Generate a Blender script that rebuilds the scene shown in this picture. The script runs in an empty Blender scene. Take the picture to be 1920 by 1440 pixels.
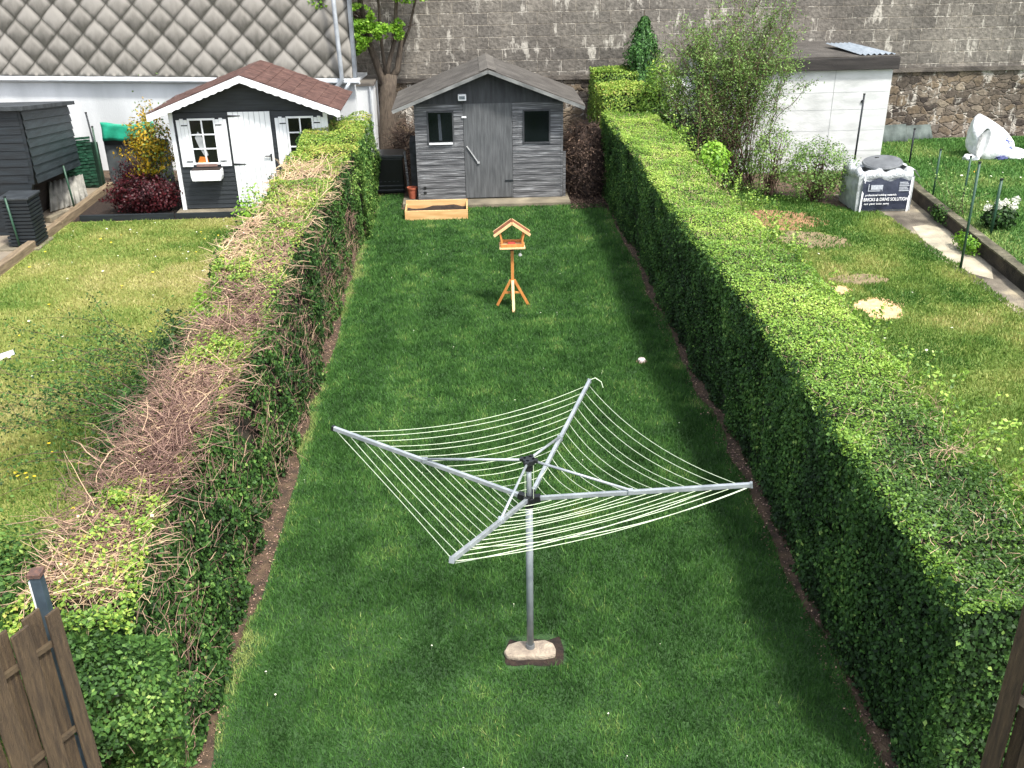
import bpy, math, random
import numpy as np
from mathutils import Vector, Matrix
random.seed(7); rng = np.random.default_rng(11)
S = bpy.context.scene
col = S.collection
R = math.radians

# ---------------------------------------------------------------- camera, light
cd = bpy.data.cameras.new('camera'); cam = bpy.data.objects.new('camera', cd); col.objects.link(cam)
cd.sensor_width = 36; cd.lens = 1813 / 1920 * 36; cd.clip_end = 500; cd.clip_start = 0.1
cam.matrix_world = (Matrix.Translation((0, 0, 5.2)) @ Matrix.Rotation(R(-2.35), 4, 'Z')
                    @ Matrix.Rotation(R(90 - 25.65), 4, 'X') @ Matrix.Rotation(R(-0.9), 4, 'Z'))
S.camera = cam
w = bpy.data.worlds.new('World'); S.world = w; w.use_nodes = True
nt = w.node_tree; bg = nt.nodes['Background']
sky = nt.nodes.new('ShaderNodeTexSky'); sky.sky_type = 'NISHITA'; sky.sun_disc = False
sky.sun_elevation = R(58); sky.sun_rotation = R(140); sky.air_density = 1.0; sky.dust_density = 2.5; sky.ozone_density = 1.0
hs = nt.nodes.new('ShaderNodeHueSaturation'); hs.inputs['Saturation'].default_value = .5; nt.links.new(sky.outputs[0], hs.inputs['Color']); nt.links.new(hs.outputs[0], bg.inputs[0]); bg.inputs[1].default_value = 0.15
sd = bpy.data.lights.new('sun', 'SUN'); sd.energy = 2.1; sd.angle = R(6); sd.color = (1, .96, .9)
sun = bpy.data.objects.new('sun', sd); col.objects.link(sun); sun.location = (5, -5, 20)
sun.rotation_euler = Vector((-.36, .50, -1)).to_track_quat('-Z', 'Y').to_euler()
S.view_settings.view_transform = 'Standard'; S.view_settings.look = 'None'; S.view_settings.gamma = 1
S.view_settings.exposure = 1.36
S.cycles.max_bounces = 5; S.cycles.diffuse_bounces = 3; S.cycles.transparent_max_bounces = 4

# ---------------------------------------------------------------- helpers
def lin(h):
    h = h.lstrip('#'); v = [int(h[i:i + 2], 16) / 255 for i in (0, 2, 4)]
    return tuple((c / 12.92 if c <= .04045 else ((c + .055) / 1.055) ** 2.4) for c in v) + (1,)

def newmat(name):
    m = bpy.data.materials.new(name); m.use_nodes = True
    return m, m.node_tree, m.node_tree.nodes['Principled BSDF']

def M(name, c1, c2=None, scale=6, rough=.7, bump=0., bscale=40, metal=0, stretch=(1, 1, 1), c3=None, spec=.5, detail=6, lo=.35, hi=.65):
    m, t, b = newmat(name)
    tc = t.nodes.new('ShaderNodeTexCoord'); mp = t.nodes.new('ShaderNodeMapping')
    mp.inputs['Scale'].default_value = stretch
    t.links.new(tc.outputs['Object'], mp.inputs[0])
    n = t.nodes.new('ShaderNodeTexNoise'); n.inputs['Scale'].default_value = scale; n.inputs['Detail'].default_value = detail
    t.links.new(mp.outputs[0], n.inputs['Vector'])
    cr = t.nodes.new('ShaderNodeValToRGB'); e = cr.color_ramp.elements
    e[0].position = lo; e[0].color = lin(c1); e[1].position = hi; e[1].color = lin(c2 or c1)
    if c3: x = e.new(min(.95, hi + .12)); x.color = lin(c3)
    t.links.new(n.outputs[0], cr.inputs[0]); t.links.new(cr.outputs[0], b.inputs['Base Color'])
    b.inputs['Roughness'].default_value = rough; b.inputs['Metallic'].default_value = metal
    b.inputs['Specular IOR Level'].default_value = spec
    if bump:
        n2 = t.nodes.new('ShaderNodeTexNoise'); n2.inputs['Scale'].default_value = bscale; n2.inputs['Detail'].default_value = 4
        t.links.new(mp.outputs[0], n2.inputs['Vector'])
        bp = t.nodes.new('ShaderNodeBump'); bp.inputs['Strength'].default_value = bump; bp.inputs['Distance'].default_value = .02
        t.links.new(n2.outputs[0], bp.inputs['Height']); t.links.new(bp.outputs[0], b.inputs['Normal'])
    return m

def TM(name, cols, rough=.5, trans=.25, spec=.4):
    """colour picked by the per-leaf 'tone' attribute"""
    m, t, b = newmat(name)
    a = t.nodes.new('ShaderNodeAttribute'); a.attribute_name = 'tone'
    cr = t.nodes.new('ShaderNodeValToRGB'); e = cr.color_ramp.elements
    cs = [lin(c) for c in cols]
    e[0].position = 0; e[0].color = cs[0]; e[1].position = 1; e[1].color = cs[-1]
    for i, c in enumerate(cs[1:-1]):
        x = e.new((i + 1) / (len(cs) - 1)); x.color = c
    t.links.new(a.outputs['Fac'], cr.inputs[0]); t.links.new(cr.outputs[0], b.inputs['Base Color'])
    b.inputs['Roughness'].default_value = rough; b.inputs['Specular IOR Level'].default_value = spec
    if trans:
        tr = t.nodes.new('ShaderNodeBsdfTranslucent'); mx = t.nodes.new('ShaderNodeMixShader'); mx.inputs[0].default_value = trans
        t.links.new(cr.outputs[0], tr.inputs[0]); t.links.new(b.outputs[0], mx.inputs[1]); t.links.new(tr.outputs[0], mx.inputs[2])
        t.links.new(mx.outputs[0], t.nodes['Material Output'].inputs[0])
    return m

def wloc(o):
    v = Vector((0, 0, 0))
    while o is not None: v += o.location; o = o.parent
    return v

def link(name, me, mat, parent=None, origin=None):
    o = bpy.data.objects.new(name, me); col.objects.link(o)
    if mat is not None: me.materials.append(mat)
    if parent is not None: o.parent = parent
    elif origin is not None: o.location = origin
    return o

def tag(o, label=None, cat=None, group=None, kind=None):
    if label: o['label'] = label
    if cat: o['category'] = cat
    if group: o['group'] = group
    if kind: o['kind'] = kind
    return o

def thing(name, loc, label, cat, group=None):
    o = bpy.data.objects.new(name, None); col.objects.link(o); o.location = loc; o.empty_display_size = .1
    return tag(o, label, cat, group)

def copy_tree(o, parent=None):
    c = o.copy(); col.objects.link(c); c.parent = parent
    for ch in list(o.children): copy_tree(ch, c)
    return c

class MB:
    def __init__(s): s.v = []; s.f = []
    def add(s, vs, fs):
        n = len(s.v); s.v += [tuple(v) for v in vs]; s.f += [tuple(i + n for i in f) for f in fs]; return s
    def box(s, x0, x1, y0, y1, z0, z1):
        return s.add([(x, y, z) for z in (z0, z1) for y in (y0, y1) for x in (x0, x1)],
                     [(0, 2, 3, 1), (4, 5, 7, 6), (0, 1, 5, 4), (2, 6, 7, 3), (0, 4, 6, 2), (1, 3, 7, 5)])
    def beam(s, p, q, w, h, up=(0, 0, 1)):
        p, q = Vector(p), Vector(q); d = (q - p).normalized(); u = Vector(up)
        if abs(d.dot(u)) > .99: u = Vector((0, 1, 0))
        a = d.cross(u).normalized() * w / 2; b = a.cross(d).normalized() * h / 2
        vs = [c + i * a + j * b for c in (p, q) for i, j in ((-1, -1), (1, -1), (1, 1), (-1, 1))]
        return s.add(vs, [(0, 3, 2, 1), (4, 5, 6, 7), (0, 1, 5, 4), (1, 2, 6, 5), (2, 3, 7, 6), (3, 0, 4, 7)])
    def tube(s, pts, r, n=8, r2=None, cap=True):
        pts = [Vector(p) for p in pts]; N = len(pts); rs = [r + ((r2 if r2 is not None else r) - r) * i / max(1, N - 1) for i in range(N)]
        vs = []; a = None
        for i, p in enumerate(pts):
            d = (pts[min(i + 1, N - 1)] - pts[max(i - 1, 0)]).normalized()
            if a is None: a = d.orthogonal().normalized()
            a = (a - d * a.dot(d)).normalized(); b = d.cross(a)
            vs += [p + (a * math.cos(2 * math.pi * k / n) + b * math.sin(2 * math.pi * k / n)) * rs[i] for k in range(n)]
        fs = [(i * n + k, i * n + (k + 1) % n, (i + 1) * n + (k + 1) % n, (i + 1) * n + k) for i in range(N - 1) for k in range(n)]
        if cap: fs += [tuple(reversed(range(n))), tuple(range((N - 1) * n, N * n))]
        return s.add(vs, fs)
    def prism(s, poly, y0, y1):
        """polygon in x,z (counter-clockwise seen from -y) pushed along y"""
        n = len(poly)
        return s.add([(x, y0, z) for x, z in poly] + [(x, y1, z) for x, z in poly],
                     [tuple(range(n)), tuple(reversed(range(n, 2 * n)))] + [(i, i + n, (i + 1) % n + n, (i + 1) % n) for i in range(n)])
    def slab(s, poly, z0, z1):
        n = len(poly)
        return s.add([(x, y, z0) for x, y in poly] + [(x, y, z1) for x, y in poly],
                     [tuple(reversed(range(n))), tuple(range(n, 2 * n))] + [(i, (i + 1) % n, (i + 1) % n + n, i + n) for i in range(n)])
    def build(s, name, mat, parent=None, bevel=0, smooth=False, origin=None):
        if parent is not None: off = wloc(parent)
        else:
            a = np.array(s.v); off = Vector(origin) if origin else Vector(((a[:, 0].min() + a[:, 0].max()) / 2, (a[:, 1].min() + a[:, 1].max()) / 2, a[:, 2].min()))
        me = bpy.data.meshes.new(name); me.from_pydata([(v[0] - off.x, v[1] - off.y, v[2] - off.z) for v in s.v], [], s.f); me.update()
        if smooth: me.polygons.foreach_set('use_smooth', [True] * len(me.polygons))
        o = link(name, me, mat, parent, off)
        if bevel:
            m = o.modifiers.new('b', 'BEVEL'); m.width = bevel; m.segments = 2; m.limit_method = 'ANGLE'; m.angle_limit = R(40)
        return o

def bigmesh(name, V, k, F, tone, mat, parent=None, origin=None, smooth=False):
    """V (N,3) vertices, F (n,k) faces, tone (N,) per-vertex"""
    off = np.array(wloc(parent)) if parent is not None else np.array(origin if origin is not None else (V[:, 0].mean(), V[:, 1].mean(), V[:, 2].min()))
    me = bpy.data.meshes.new(name); n = len(F)
    me.vertices.add(len(V)); me.vertices.foreach_set('co', (V - off).astype(np.float32).ravel())
    me.loops.add(n * k); me.loops.foreach_set('vertex_index', F.astype(np.int32).ravel())
    me.polygons.add(n); me.polygons.foreach_set('loop_start', np.arange(0, n * k, k, dtype=np.int32))
    if smooth: me.polygons.foreach_set('use_smooth', np.ones(n, dtype=bool))
    me.update(calc_edges=True)
    a = me.attributes.new('tone', 'FLOAT', 'POINT'); a.data.foreach_set('value', np.clip(tone, 0, 1).astype(np.float32))
    return link(name, me, mat, parent, tuple(off))

_g = np.random.default_rng(3).random((8, 64, 64))
def vn(x, y, s, k=0):
    """smooth value noise 0..1 with feature size s"""
    g = _g[k % 8]; x = np.asarray(x, float) / s + 100.3 + k * 7; y = np.asarray(y, float) / s + 100.7
    i = np.floor(x).astype(int); j = np.floor(y).astype(int); u = x - i; v = y - j; u = u * u * (3 - 2 * u); v = v * v * (3 - 2 * v)
    a = g[i % 64, j % 64]; b = g[(i + 1) % 64, j % 64]; c = g[i % 64, (j + 1) % 64]; d = g[(i + 1) % 64, (j + 1) % 64]
    return (a * (1 - u) + b * u) * (1 - v) + (c * (1 - u) + d * u) * v

def unit(a): return a / np.maximum(1e-9, np.linalg.norm(a, axis=-1, keepdims=True))

def leafquads(P, N, size, asp=.62, jit=.7):
    n = len(P); N = unit(N + rng.normal(0, jit, (n, 3)) * .6)
    t = unit(np.cross(N, rng.normal(0, 1, (n, 3)))); b = np.cross(N, t); s = np.asarray(size).reshape(-1, 1) * np.ones((n, 1))
    V = np.stack([P - t * s * .5, P + b * s * .5 * asp + N * s * .08, P + t * s * .5, P - b * s * .5 * asp + N * s * .08], 1)
    return V.reshape(-1, 3), np.arange(n * 4).reshape(n, 4)

def leaves(name, P, N, size, tone, mat, parent=None, asp=.62, jit=.7, origin=None):
    V, F = leafquads(P, N, size, asp, jit)
    return bigmesh(name, V, 4, F, np.repeat(tone, 4), mat, parent, origin)

def twigs(name, L, r, tone, mat, parent=None, taper=.4, origin=None):
    """L (n,k,3) polylines -> three-sided tubes"""
    n, k, _ = L.shape; d = np.gradient(L, axis=1); d = unit(d)
    ref = unit(rng.normal(0, 1, (n, 1, 3))); a = unit(np.cross(d, ref)); b = np.cross(d, a)
    rr = np.asarray(r).reshape(-1, 1, 1) * (1 - (1 - taper) * np.linspace(0, 1, k)).reshape(1, k, 1)
    V = np.stack([L + rr * (math.cos(q) * a + math.sin(q) * b) for q in (0, 2.094, 4.189)], 2)   # n,k,3,3
    idx = np.arange(n * k * 3).reshape(n, k, 3); F = []
    for q in range(3):
        q2 = (q + 1) % 3
        F.append(np.stack([idx[:, :-1, q], idx[:, :-1, q2], idx[:, 1:, q2], idx[:, 1:, q]], -1).reshape(-1, 4))
    return bigmesh(name, V.reshape(-1, 3), 4, np.concatenate(F), np.repeat(tone, k * 3), mat, parent, origin)

def wander(P, D, length, k=6, bend=.35, grav=0.):
    """random-walk polylines from P (n,3) heading D"""
    n = len(P); pts = [P]; d = unit(D); st = np.asarray(length).reshape(-1, 1) / (k - 1)
    for i in range(k - 1):
        d = unit(d + rng.normal(0, bend, (n, 3)) + np.array([0, 0, grav])); pts.append(pts[-1] + d * st)
    return np.stack(pts, 1)

# ---------------------------------------------------------------- materials
soil = M('soil', '#3c3025', '#5e4c39', 9, .95, .8, 60, c3='#7a6750', detail=10)
soil_dark = M('soil_dark', '#1d1510', '#33261d', 14, .95, .7, 60)
white = M('white_paint', '#dcdedf', '#eceeee', 3, .6, .1, 30, stretch=(1, 1, .3))
white_wall = M('white_render', '#bfc2c1', '#dddfde', 1.2, .85, .3, 60, stretch=(1, 1, .3), detail=10)
char = M('charcoal_paint', '#1b2023', '#2a2f33', 7, .6, .25, 30, stretch=(.3, 1, 4))
anthr = M('anthracite', '#12171a', '#1e262b', 5, .6, .2, 20, stretch=(.3, 1, 3))
greywood = M('weathered_grey_boards_highlit', '#47484a', '#6a6b6c', 5, .8, .5, 30, stretch=(.4, 1, 10), c3='#a6a8a9', lo=.4, hi=.56)  # weathered grey; the palest streaks are board highlights painted into the colour
greydoor = M('weathered_grey_door', '#484a4b', '#5e6061', 5, .8, .3, 30, stretch=(5, 1, .5), c3='#686969')
greygable = M('grey_gable_boards', '#303234', '#424446', 4, .8, .3, 30, stretch=(3, 1, .5))
felt = M('roof_felt', '#403c37', '#57534d', 3, .9, .5, 90, c3='#67635c')
shingle = M('brown_shingles', '#4a322b', '#664a41', 7, .95, .6, 80, c3='#756057')
glass = M('dark_glass', '#0c0f10', '#14181a', 2, .12, 0)
alu = M('brushed_aluminium', '#93999c', '#adb3b5', 9, .35, .05, 50, metal=.35, stretch=(1, 1, 1))
alu_dark = M('grey_pole_paint', '#7c8486', '#959c9e', 9, .45, 0, metal=.2)
black = M('black_plastic', '#121415', '#1d2021', 9, .45, .1)
cord = M('clothes_cord', '#b4c2a2', '#c8d3b8', 30, .5, 0)
stone = M('sandstone', '#85786a', '#a89a86', 14, .9, .7, 60, c3='#bdb09c')
pine = M('planed_pine', '#c89a62', '#dcb47e', 4, .6, .15, 30, stretch=(.6, 6, 6))
pine_or = M('oiled_pine', '#b9763c', '#d3924f', 6, .5, .15, 30, stretch=(6, 6, .6))
pine_lt = M('pale_pine', '#dfb27c', '#ecc797', 6, .55, .1, 30)
redseed = M('red_feeder_cup', '#b33427', '#c04a38', 30, .5)
pale = M('fence_pale', '#3f3325', '#594934', 8, .85, .7, 40, stretch=(6, 6, .6), c3='#706045')
metalpost = M('blue_grey_metal', '#3d4a54', '#4c5a64', 8, .45, .1, 30, metal=.2)
rust = M('rusty_cap', '#4a3a35', '#6a4c3f', 40, .8, .4)
greenp = M('green_coated_steel', '#24402f', '#2f5340', 10, .5, .1)
greennet = M('green_screen', '#163a2a', '#24553e', 8, .6, .3)
tarpm = M('turquoise_tarp', '#1d8a6d', '#2aa583', 4, .5, .6, 8)
sleeper = M('old_sleeper', '#6b5c48', '#8f7e64', 5, .9, .6, 30, stretch=(5, .5, 5), c3='#a39278')
concrete = M('worn_concrete', '#5f594b', '#857c68', 2.2, .95, .6, 50, c3='#9f967f', detail=9)
pathm = M('garden_path', '#4c453b', '#7b7364', 1.3, .95, .8, 60, c3='#b0a488', lo=.38, hi=.54, detail=10)
oldwall = M('old_kerb_wall', '#231e18', '#463e33', 4, .95, .9, 30, c3='#6f6656', detail=9)
gutter = M('white_gutter', '#ced2d4', '#dde0e1', 5, .45)
zinc = M('zinc_pipe', '#9da3a7', '#bcc1c4', 5, .5, .1, metal=.2)
bagw = M('white_woven_bag', '#dedfe0', '#f0f0f0', 9, .6, .5, 22)
bagp = M('printed_bag_side', '#242a3a', '#33394a', 5, .6, .4, 14)
lidm = M('grey_lid', '#595c5e', '#6b6e70', 6, .6, .1)
pale_ink2 = M('pale_ink_lines', '#9da2aa', '#b9bdc3', 30, .6)
blue = M('blue_print', '#3f4fae', '#5a68bd', 9, .6)
plastic = M('clear_corrugated_plastic', '#8a949c', '#a2abb2', 9, .3, .3, 20)
brickred = M('red_brick', '#a8452e', '#c25b3e', 18, .9, .4)
bark = M('tree_bark', '#453c33', '#62574a', 9, .95, .7, 40, stretch=(4, 4, .8))
twigbrown = TM('dry_twigs', ['#5f463e', '#866a5e', '#a88a76', '#c8ab88', '#e0c8a0'], .8, 0)
twigdark = TM('dark_twigs', ['#3b2e26', '#5b463a', '#7a6353'], .8, 0)
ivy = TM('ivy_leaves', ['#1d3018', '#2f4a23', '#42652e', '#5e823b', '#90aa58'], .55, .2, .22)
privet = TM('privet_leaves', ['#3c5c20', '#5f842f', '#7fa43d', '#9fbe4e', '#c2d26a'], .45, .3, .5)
lefth = TM('left_hedge_leaves', ['#334e22', '#587c2f', '#7e9e3c', '#a4b850', '#bba862'], .5, .25)
spring = TM('spring_leaves', ['#4f7d22', '#6d9c2b', '#8bb53a', '#a9c956'], .45, .35)
willow = TM('willow_leaves', ['#46632c', '#64853c', '#83a352', '#a6bd78'], .5, .3)
conif = TM('conifer_sprays', ['#24451c', '#3a612c', '#5a8a40'], .6, .1)
forsy = TM('yellow_blossom', ['#5f7020', '#a08a18', '#c49c1a', '#dcb936'], .5, .3)
maple = TM('maroon_leaves', ['#1f080c', '#380e14', '#511a20', '#6d2a30'], .5, .2)
rhodo = TM('white_blossom', ['#dcdccb', '#f0f0e6'], .5, .2)
deadbr = TM('dead_brush', ['#1f1713', '#332620', '#4a3a31', '#7d6857'], .9, 0)
dande = TM('dandelion_yellow', ['#e0bd1c', '#f0d63a'], .6, 0)
daisy = TM('daisy_white', ['#dfe0c8', '#f2f2e4'], .6, 0)
grass_dark = TM('lawn_grass', ['#2c4a20', '#3a5f2b', '#4a7335', '#618742', '#94a25e'], .6, .2, .2)
grass_dry = TM('dry_lawn_grass', ['#4a6e2c', '#68853a', '#84964a', '#a3a45f', '#bdb47c'], .6, .25, .3)

def fabric_core(name, a, b): return M(name, a, b, 7, .95, .8, 25)
core_green = fabric_core('hedge_inside', '#161d10', '#28301a')
core_brown = fabric_core('hedge_wood_inside', '#1c1a10', '#2f2a1c')

# ---------------------------------------------------------------- ground
def sheet(name, poly, z, mat, label, cat, n=0):
    mb = MB(); mb.add([(x, y, z) for x, y in poly], [tuple(range(len(poly)))])
    o = mb.build(name, mat, origin=(0, 0, 0)); return tag(o, label, cat, kind='structure')
def wavy(x0, x1, y0, y1, amp=.06, step=.25, k=0):
    ys = np.arange(y0, y1 + 1e-6, step); L = []
    for y in ys: L.append((x1 + (vn(y, 3.3, .5, k) - .5) * 2 * amp, y))
    for y in ys[::-1]: L.append((x0 + (vn(y, 9.1, .5, k + 1) - .5) * 2 * amp, y))
    return L
tag(MB().add([(-150, -80, 0), (150, -80, 0), (150, 200, 0), (-150, 200, 0)], [(0, 1, 2, 3)]).build('ground', soil, origin=(0, 0, 0)), 'bare brown earth under the gardens', 'ground', kind='structure')

def grass_ground(name, cols, sc=2.2):
    m, t, b = newmat(name)
    tc = t.nodes.new('ShaderNodeTexCoord'); n = t.nodes.new('ShaderNodeTexNoise'); n.inputs['Scale'].default_value = sc; n.inputs['Detail'].default_value = 8
    n3 = t.nodes.new('ShaderNodeTexNoise'); n3.inputs['Scale'].default_value = 60; n3.inputs['Detail'].default_value = 4
    t.links.new(tc.outputs['Object'], n.inputs[0]); t.links.new(tc.outputs['Object'], n3.inputs[0])
    ad = t.nodes.new('ShaderNodeMath'); ad.operation = 'MULTIPLY_ADD'; ad.inputs[1].default_value = .5
    t.links.new(n3.outputs[0], ad.inputs[0]); mu = t.nodes.new('ShaderNodeMath'); mu.operation = 'MULTIPLY'; mu.inputs[1].default_value = .5
    t.links.new(n.outputs[0], mu.inputs[0]); t.links.new(mu.outputs[0], ad.inputs[2])
    cr = t.nodes.new('ShaderNodeValToRGB'); e = cr.color_ramp.elements
    e[0].position = .35; e[0].color = lin(cols[0]); e[1].position = .62; e[1].color = lin(cols[-1]); x = e.new(.5); x.color = lin(cols[1])
    t.links.new(ad.outputs[0], cr.inputs[0]); t.links.new(cr.outputs[0], b.inputs['Base Color']); b.inputs['Roughness'].default_value = .95
    bp = t.nodes.new('ShaderNodeBump'); bp.inputs['Strength'].default_value = .8; bp.inputs['Distance'].default_value = .03
    t.links.new(n3.outputs[0], bp.inputs['Height']); t.links.new(bp.outputs[0], b.inputs['Normal'])
    return m
gg1 = grass_ground('turf_green', ['#233b1a', '#2f4d24', '#3d5e2d'])
gg2 = grass_ground('turf_olive', ['#5d6f30', '#7f8742', '#a09a58'], 1.3)
gg3 = grass_ground('turf_mixed', ['#46682c', '#6c8038', '#8f9350'], 1.2)
sheet('lawn', wavy(-1.93, 2.68, 2.0, 19.0, .05, k=1), .004, gg1, 'dark green mown lawn between the two hedges', 'lawn')
sheet('lawn', [(-2.0, 18.9), (-1.4, 18.9), (-1.4, 20.25), (-2.0, 20.25)], .0045, gg1, 'small strip of green lawn in front of the black storage box', 'lawn')
sheet('lawn', [(-7.8, 5.), (-3.0, 2.), (-3.0, 18.75), (-7.8, 18.75)], .004, gg2, 'dry olive lawn left of the brown hedge', 'lawn')
sheet('lawn', [(3.7, 3.), (7.9, 6.), (7.85, 17.8), (7.3, 18.3), (5.0, 21.0), (3.7, 21.0)], .004, gg3, 'patchy lawn right of the clipped green hedge', 'lawn')
WA = [(9.05, 19.4), (8.93, 18.6), (8.42, 13.7), (7.95, 9.5)]
sheet('lawn', [(8.0, 9.5), (8.47, 13.7), (8.98, 18.6), (9.1, 23.6), (30, 23.6), (30, 9.5)], .2, grass_ground('turf_far', ['#38582a', '#486c30', '#5a7a3a'], 1.5), 'raised green lawn beyond the low mossy wall', 'lawn')
sheet('path', [(7.85, 9.5), (8.0, 9.5), (8.5, 13.7), (9.0, 18.8), (8.6, 19.3), (7.4, 19.3), (7.88, 17.7), (7.8, 15), (7.78, 12.4)], .008, pathm, 'worn concrete path beside the low mossy wall', 'path')
sheet('concrete_patch', [(7.93, 14.3), (8.15, 14.0), (8.42, 14.6), (8.52, 15.6), (8.62, 16.7), (8.4, 17.0), (8.1, 16.9), (7.95, 16.2), (7.9, 15.2)], .012, M('pale_concrete', '#8f8877', '#b5ab93', 3, .9, .6, 50, c3='#cfc5aa', detail=9), 'paler clean stretch of the concrete path', 'path')
sheet('path', [(-16, 8), (-8.0, 8), (-8.0, 21.8), (-16, 21.8)], .004, M('yard_earth', '#7c7263', '#9a8d79', 1.5, .95, .5, 40), 'bare grey-brown yard left of the sleepers', 'path')

def blades(name, inside, x0, x1, y0, y1, dens, h, wd, tonef, mat, label, z0=.004, dens_far=None, lean=.55):
    """one triangle per blade"""
    out = []
    y = y0
    while y < y1:
        ye = min(y + 1.5, y1); f = (y - y0) / max(.1, (y1 - y0)); dn = dens + ((dens_far or dens) - dens) * min(1, f * 1.3)
        n = int(dn * (x1 - x0) * (ye - y)); out.append(np.stack([rng.uniform(x0, x1, n), rng.uniform(y, ye, n), np.full(n, np.clip((y - 4) / 12, 0, 1))], 1)); y = ye
    P = np.concatenate(out); P = P[inside(P[:, 0], P[:, 1])]; n = len(P); far = P[:, 2]
    a = rng.uniform(0, 2 * math.pi, n); hh = h * rng.uniform(.5, 1.25, n) * (.75 + .5 * vn(P[:, 0], P[:, 1], .35, 2)); ww = wd * (1 + 1.3 * far) * rng.uniform(.6, 1.3, n)
    b = rng.uniform(0, 2 * math.pi, n); ln = np.abs(rng.normal(0, lean, n)) * hh
    bs = np.stack([P[:, 0], P[:, 1], np.full(n, z0)], 1); dx = np.stack([np.cos(a), np.sin(a), 0 * a], 1) * ww[:, None] / 2
    tip = bs + np.stack([np.cos(b) * ln, np.sin(b) * ln, hh], 1)
    V = np.stack([bs - dx, bs + dx, tip], 1).reshape(-1, 3); tn = tonef(P[:, 0], P[:, 1]) + rng.normal(0, .10, n)
    o = bigmesh(name, V, 3, np.arange(3 * n).reshape(n, 3), np.repeat(tn, 3), mat, origin=(0, 0, 0))
    return tag(o, label, 'grass', kind='stuff')

def edge(y, x, k, amp=.06): return x + (vn(y, 3.3 if k % 2 else 9.1, .5, k) - .5) * 2 * amp
def in_mid(x, y):
    q = (x > edge(y, -1.93, 2, .07)) & (x < edge(y, 2.70, 1, .07)) & ((y < 19.02) | ((x < -1.38) & (y < 20.25)))
    pit = ((x - .39) / (.215 + .06 * vn(x, y, .06, 1))) ** 4 + ((y - 5.93) / (.165 + .05 * vn(x, y, .05, 2))) ** 4 < 1
    bald = (x - .36) ** 2 + (y - 18.4) ** 2 < 0
    return q & ~pit & ~bald
def t_mid(x, y):
    c_ = .38 * (vn(x, y, .13, 3) - .5) + .2 * (vn(x, y, .07, 6) - .5)
    d = np.minimum(np.abs(x + 1.93), np.abs(x - 2.7))
    return c_ + .36 + .24 * (vn(x, y, 1.1, 4) - .5) + .35 * (vn(x, y, .3, 5) - .5) + .10 * np.sin((x + .2) * 6.6) + .35 * (rng.random(len(x)) > .965) + .5 * np.clip(.12 - np.abs(x + 1.93), 0, .12) / .12 \
        + .45 * np.clip((vn(x, y, .55, 6) - .86) / .14, 0, 1)
blades('grass', in_mid, -2.05, 2.8, 3.9, 20.2, 9000, .045, .0075, t_mid, grass_dark, 'short dark green grass blades of the middle lawn', dens_far=2600)
def in_left(x, y): return (x > -7.75) & (x < -3.05) & (y < 18.7) & (y > 6)
def t_left(x, y): return .50 + .8 * (vn(x, y, 1.3, 3) - .5) + .45 * (vn(x, y, .4, 6) - .5) - .12 * (y > 16)
blades('grass', in_left, -7.8, -3.0, 6, 18.7, 3600, .045, .011, t_left, grass_dry, 'dry yellowish grass blades of the left lawn', dens_far=2000)
def in_right(x, y):
    q = (x > 3.7) & (x < 7.86 + .12 * vn(x, y, .3, 2)) & (y > 5) & ((y < 18.) | (x < 7.3 - (y - 18.3) * .85))
    for i_, (cx, cy, rx, ry) in enumerate(SAND): q &= (((x - cx) / rx) ** 2 + ((y - cy) / ry) ** 2 > 1 + .9 * (vn(x, y, .12, 3) - .5)) | (rng.random(len(x)) < (.015 if i_ < 2 else .22) * (.3 + 1.4 * vn(x, y, .2, 5)))
    return q
SAND = [(5.92, 12.93, .33, .42), (5.62, 13.75, .16, .2), (5.75, 17.6, .75, .75), (6.0, 16.3, .6, .5), (6.1, 14.2, .5, .22)]
def t_right(x, y): return .42 + .75 * (vn(x, y, 1.0, 7) - .5) + .45 * (vn(x, y, .35, 1) - .5) - .25 * ((y > 13) & (x > 6))
blades('grass', in_right, 3.7, 8.0, 5, 20.5, 3600, .05, .011, t_right, grass_dry, 'mixed green and straw grass blades of the right lawn', dens_far=2000)
blades('grass', lambda x, y: x > np.interp(y, [9.5, 13.7, 18.6, 23.6], [8.1, 8.57, 9.08, 9.2]), 8.0, 14.5, 9.5, 23.4, 1100, .06, .016, lambda x, y: .68 + .6 * (vn(x, y, .9, 2) - .5), grass_dark, 'green grass blades beyond the low mossy wall', z0=.2)
def blob(cx, cy, rx, ry, z, k=0, n=26):
    n = 60; jt = random.Random(k + 3); return [(cx + jt.uniform(.84, 1.08) * rx * math.cos(a) * (1 + .22 * math.sin(3 * a + k) + .1 * math.sin(7 * a + 2 * k)), cy + ry * math.sin(a) * (1 + .15 * math.sin(2 * a + k))) for a in [2 * math.pi * i / n for i in range(n)]]
sandm = M('sand', '#c09a70', '#d9b78c', 12, .95, .5, 70)
for i, (cx, cy, rx, ry) in enumerate(SAND):
    sheet('sand_patch' if i < 2 else 'earth_patch', blob(cx, cy, rx * 1.08, ry * 1.08, 0, i), .008, sandm if i < 2 else (M('reddish_earth', '#7d5c42', '#a07a58', 6, .95, .5, 50) if i == 2 else M('scuffed_earth%d' % i, '#6d6148', '#8c7c5c', 7, .95, .5, 50)),
          ['large pale sand patch in the right lawn', 'small sand patch at the hedge foot', 'reddish bare earth patch behind the hedge', 'brown worn patch in the right lawn by the hedge', 'thin brown scuffed strip above the sand patch'][i], 'ground patch')
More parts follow.
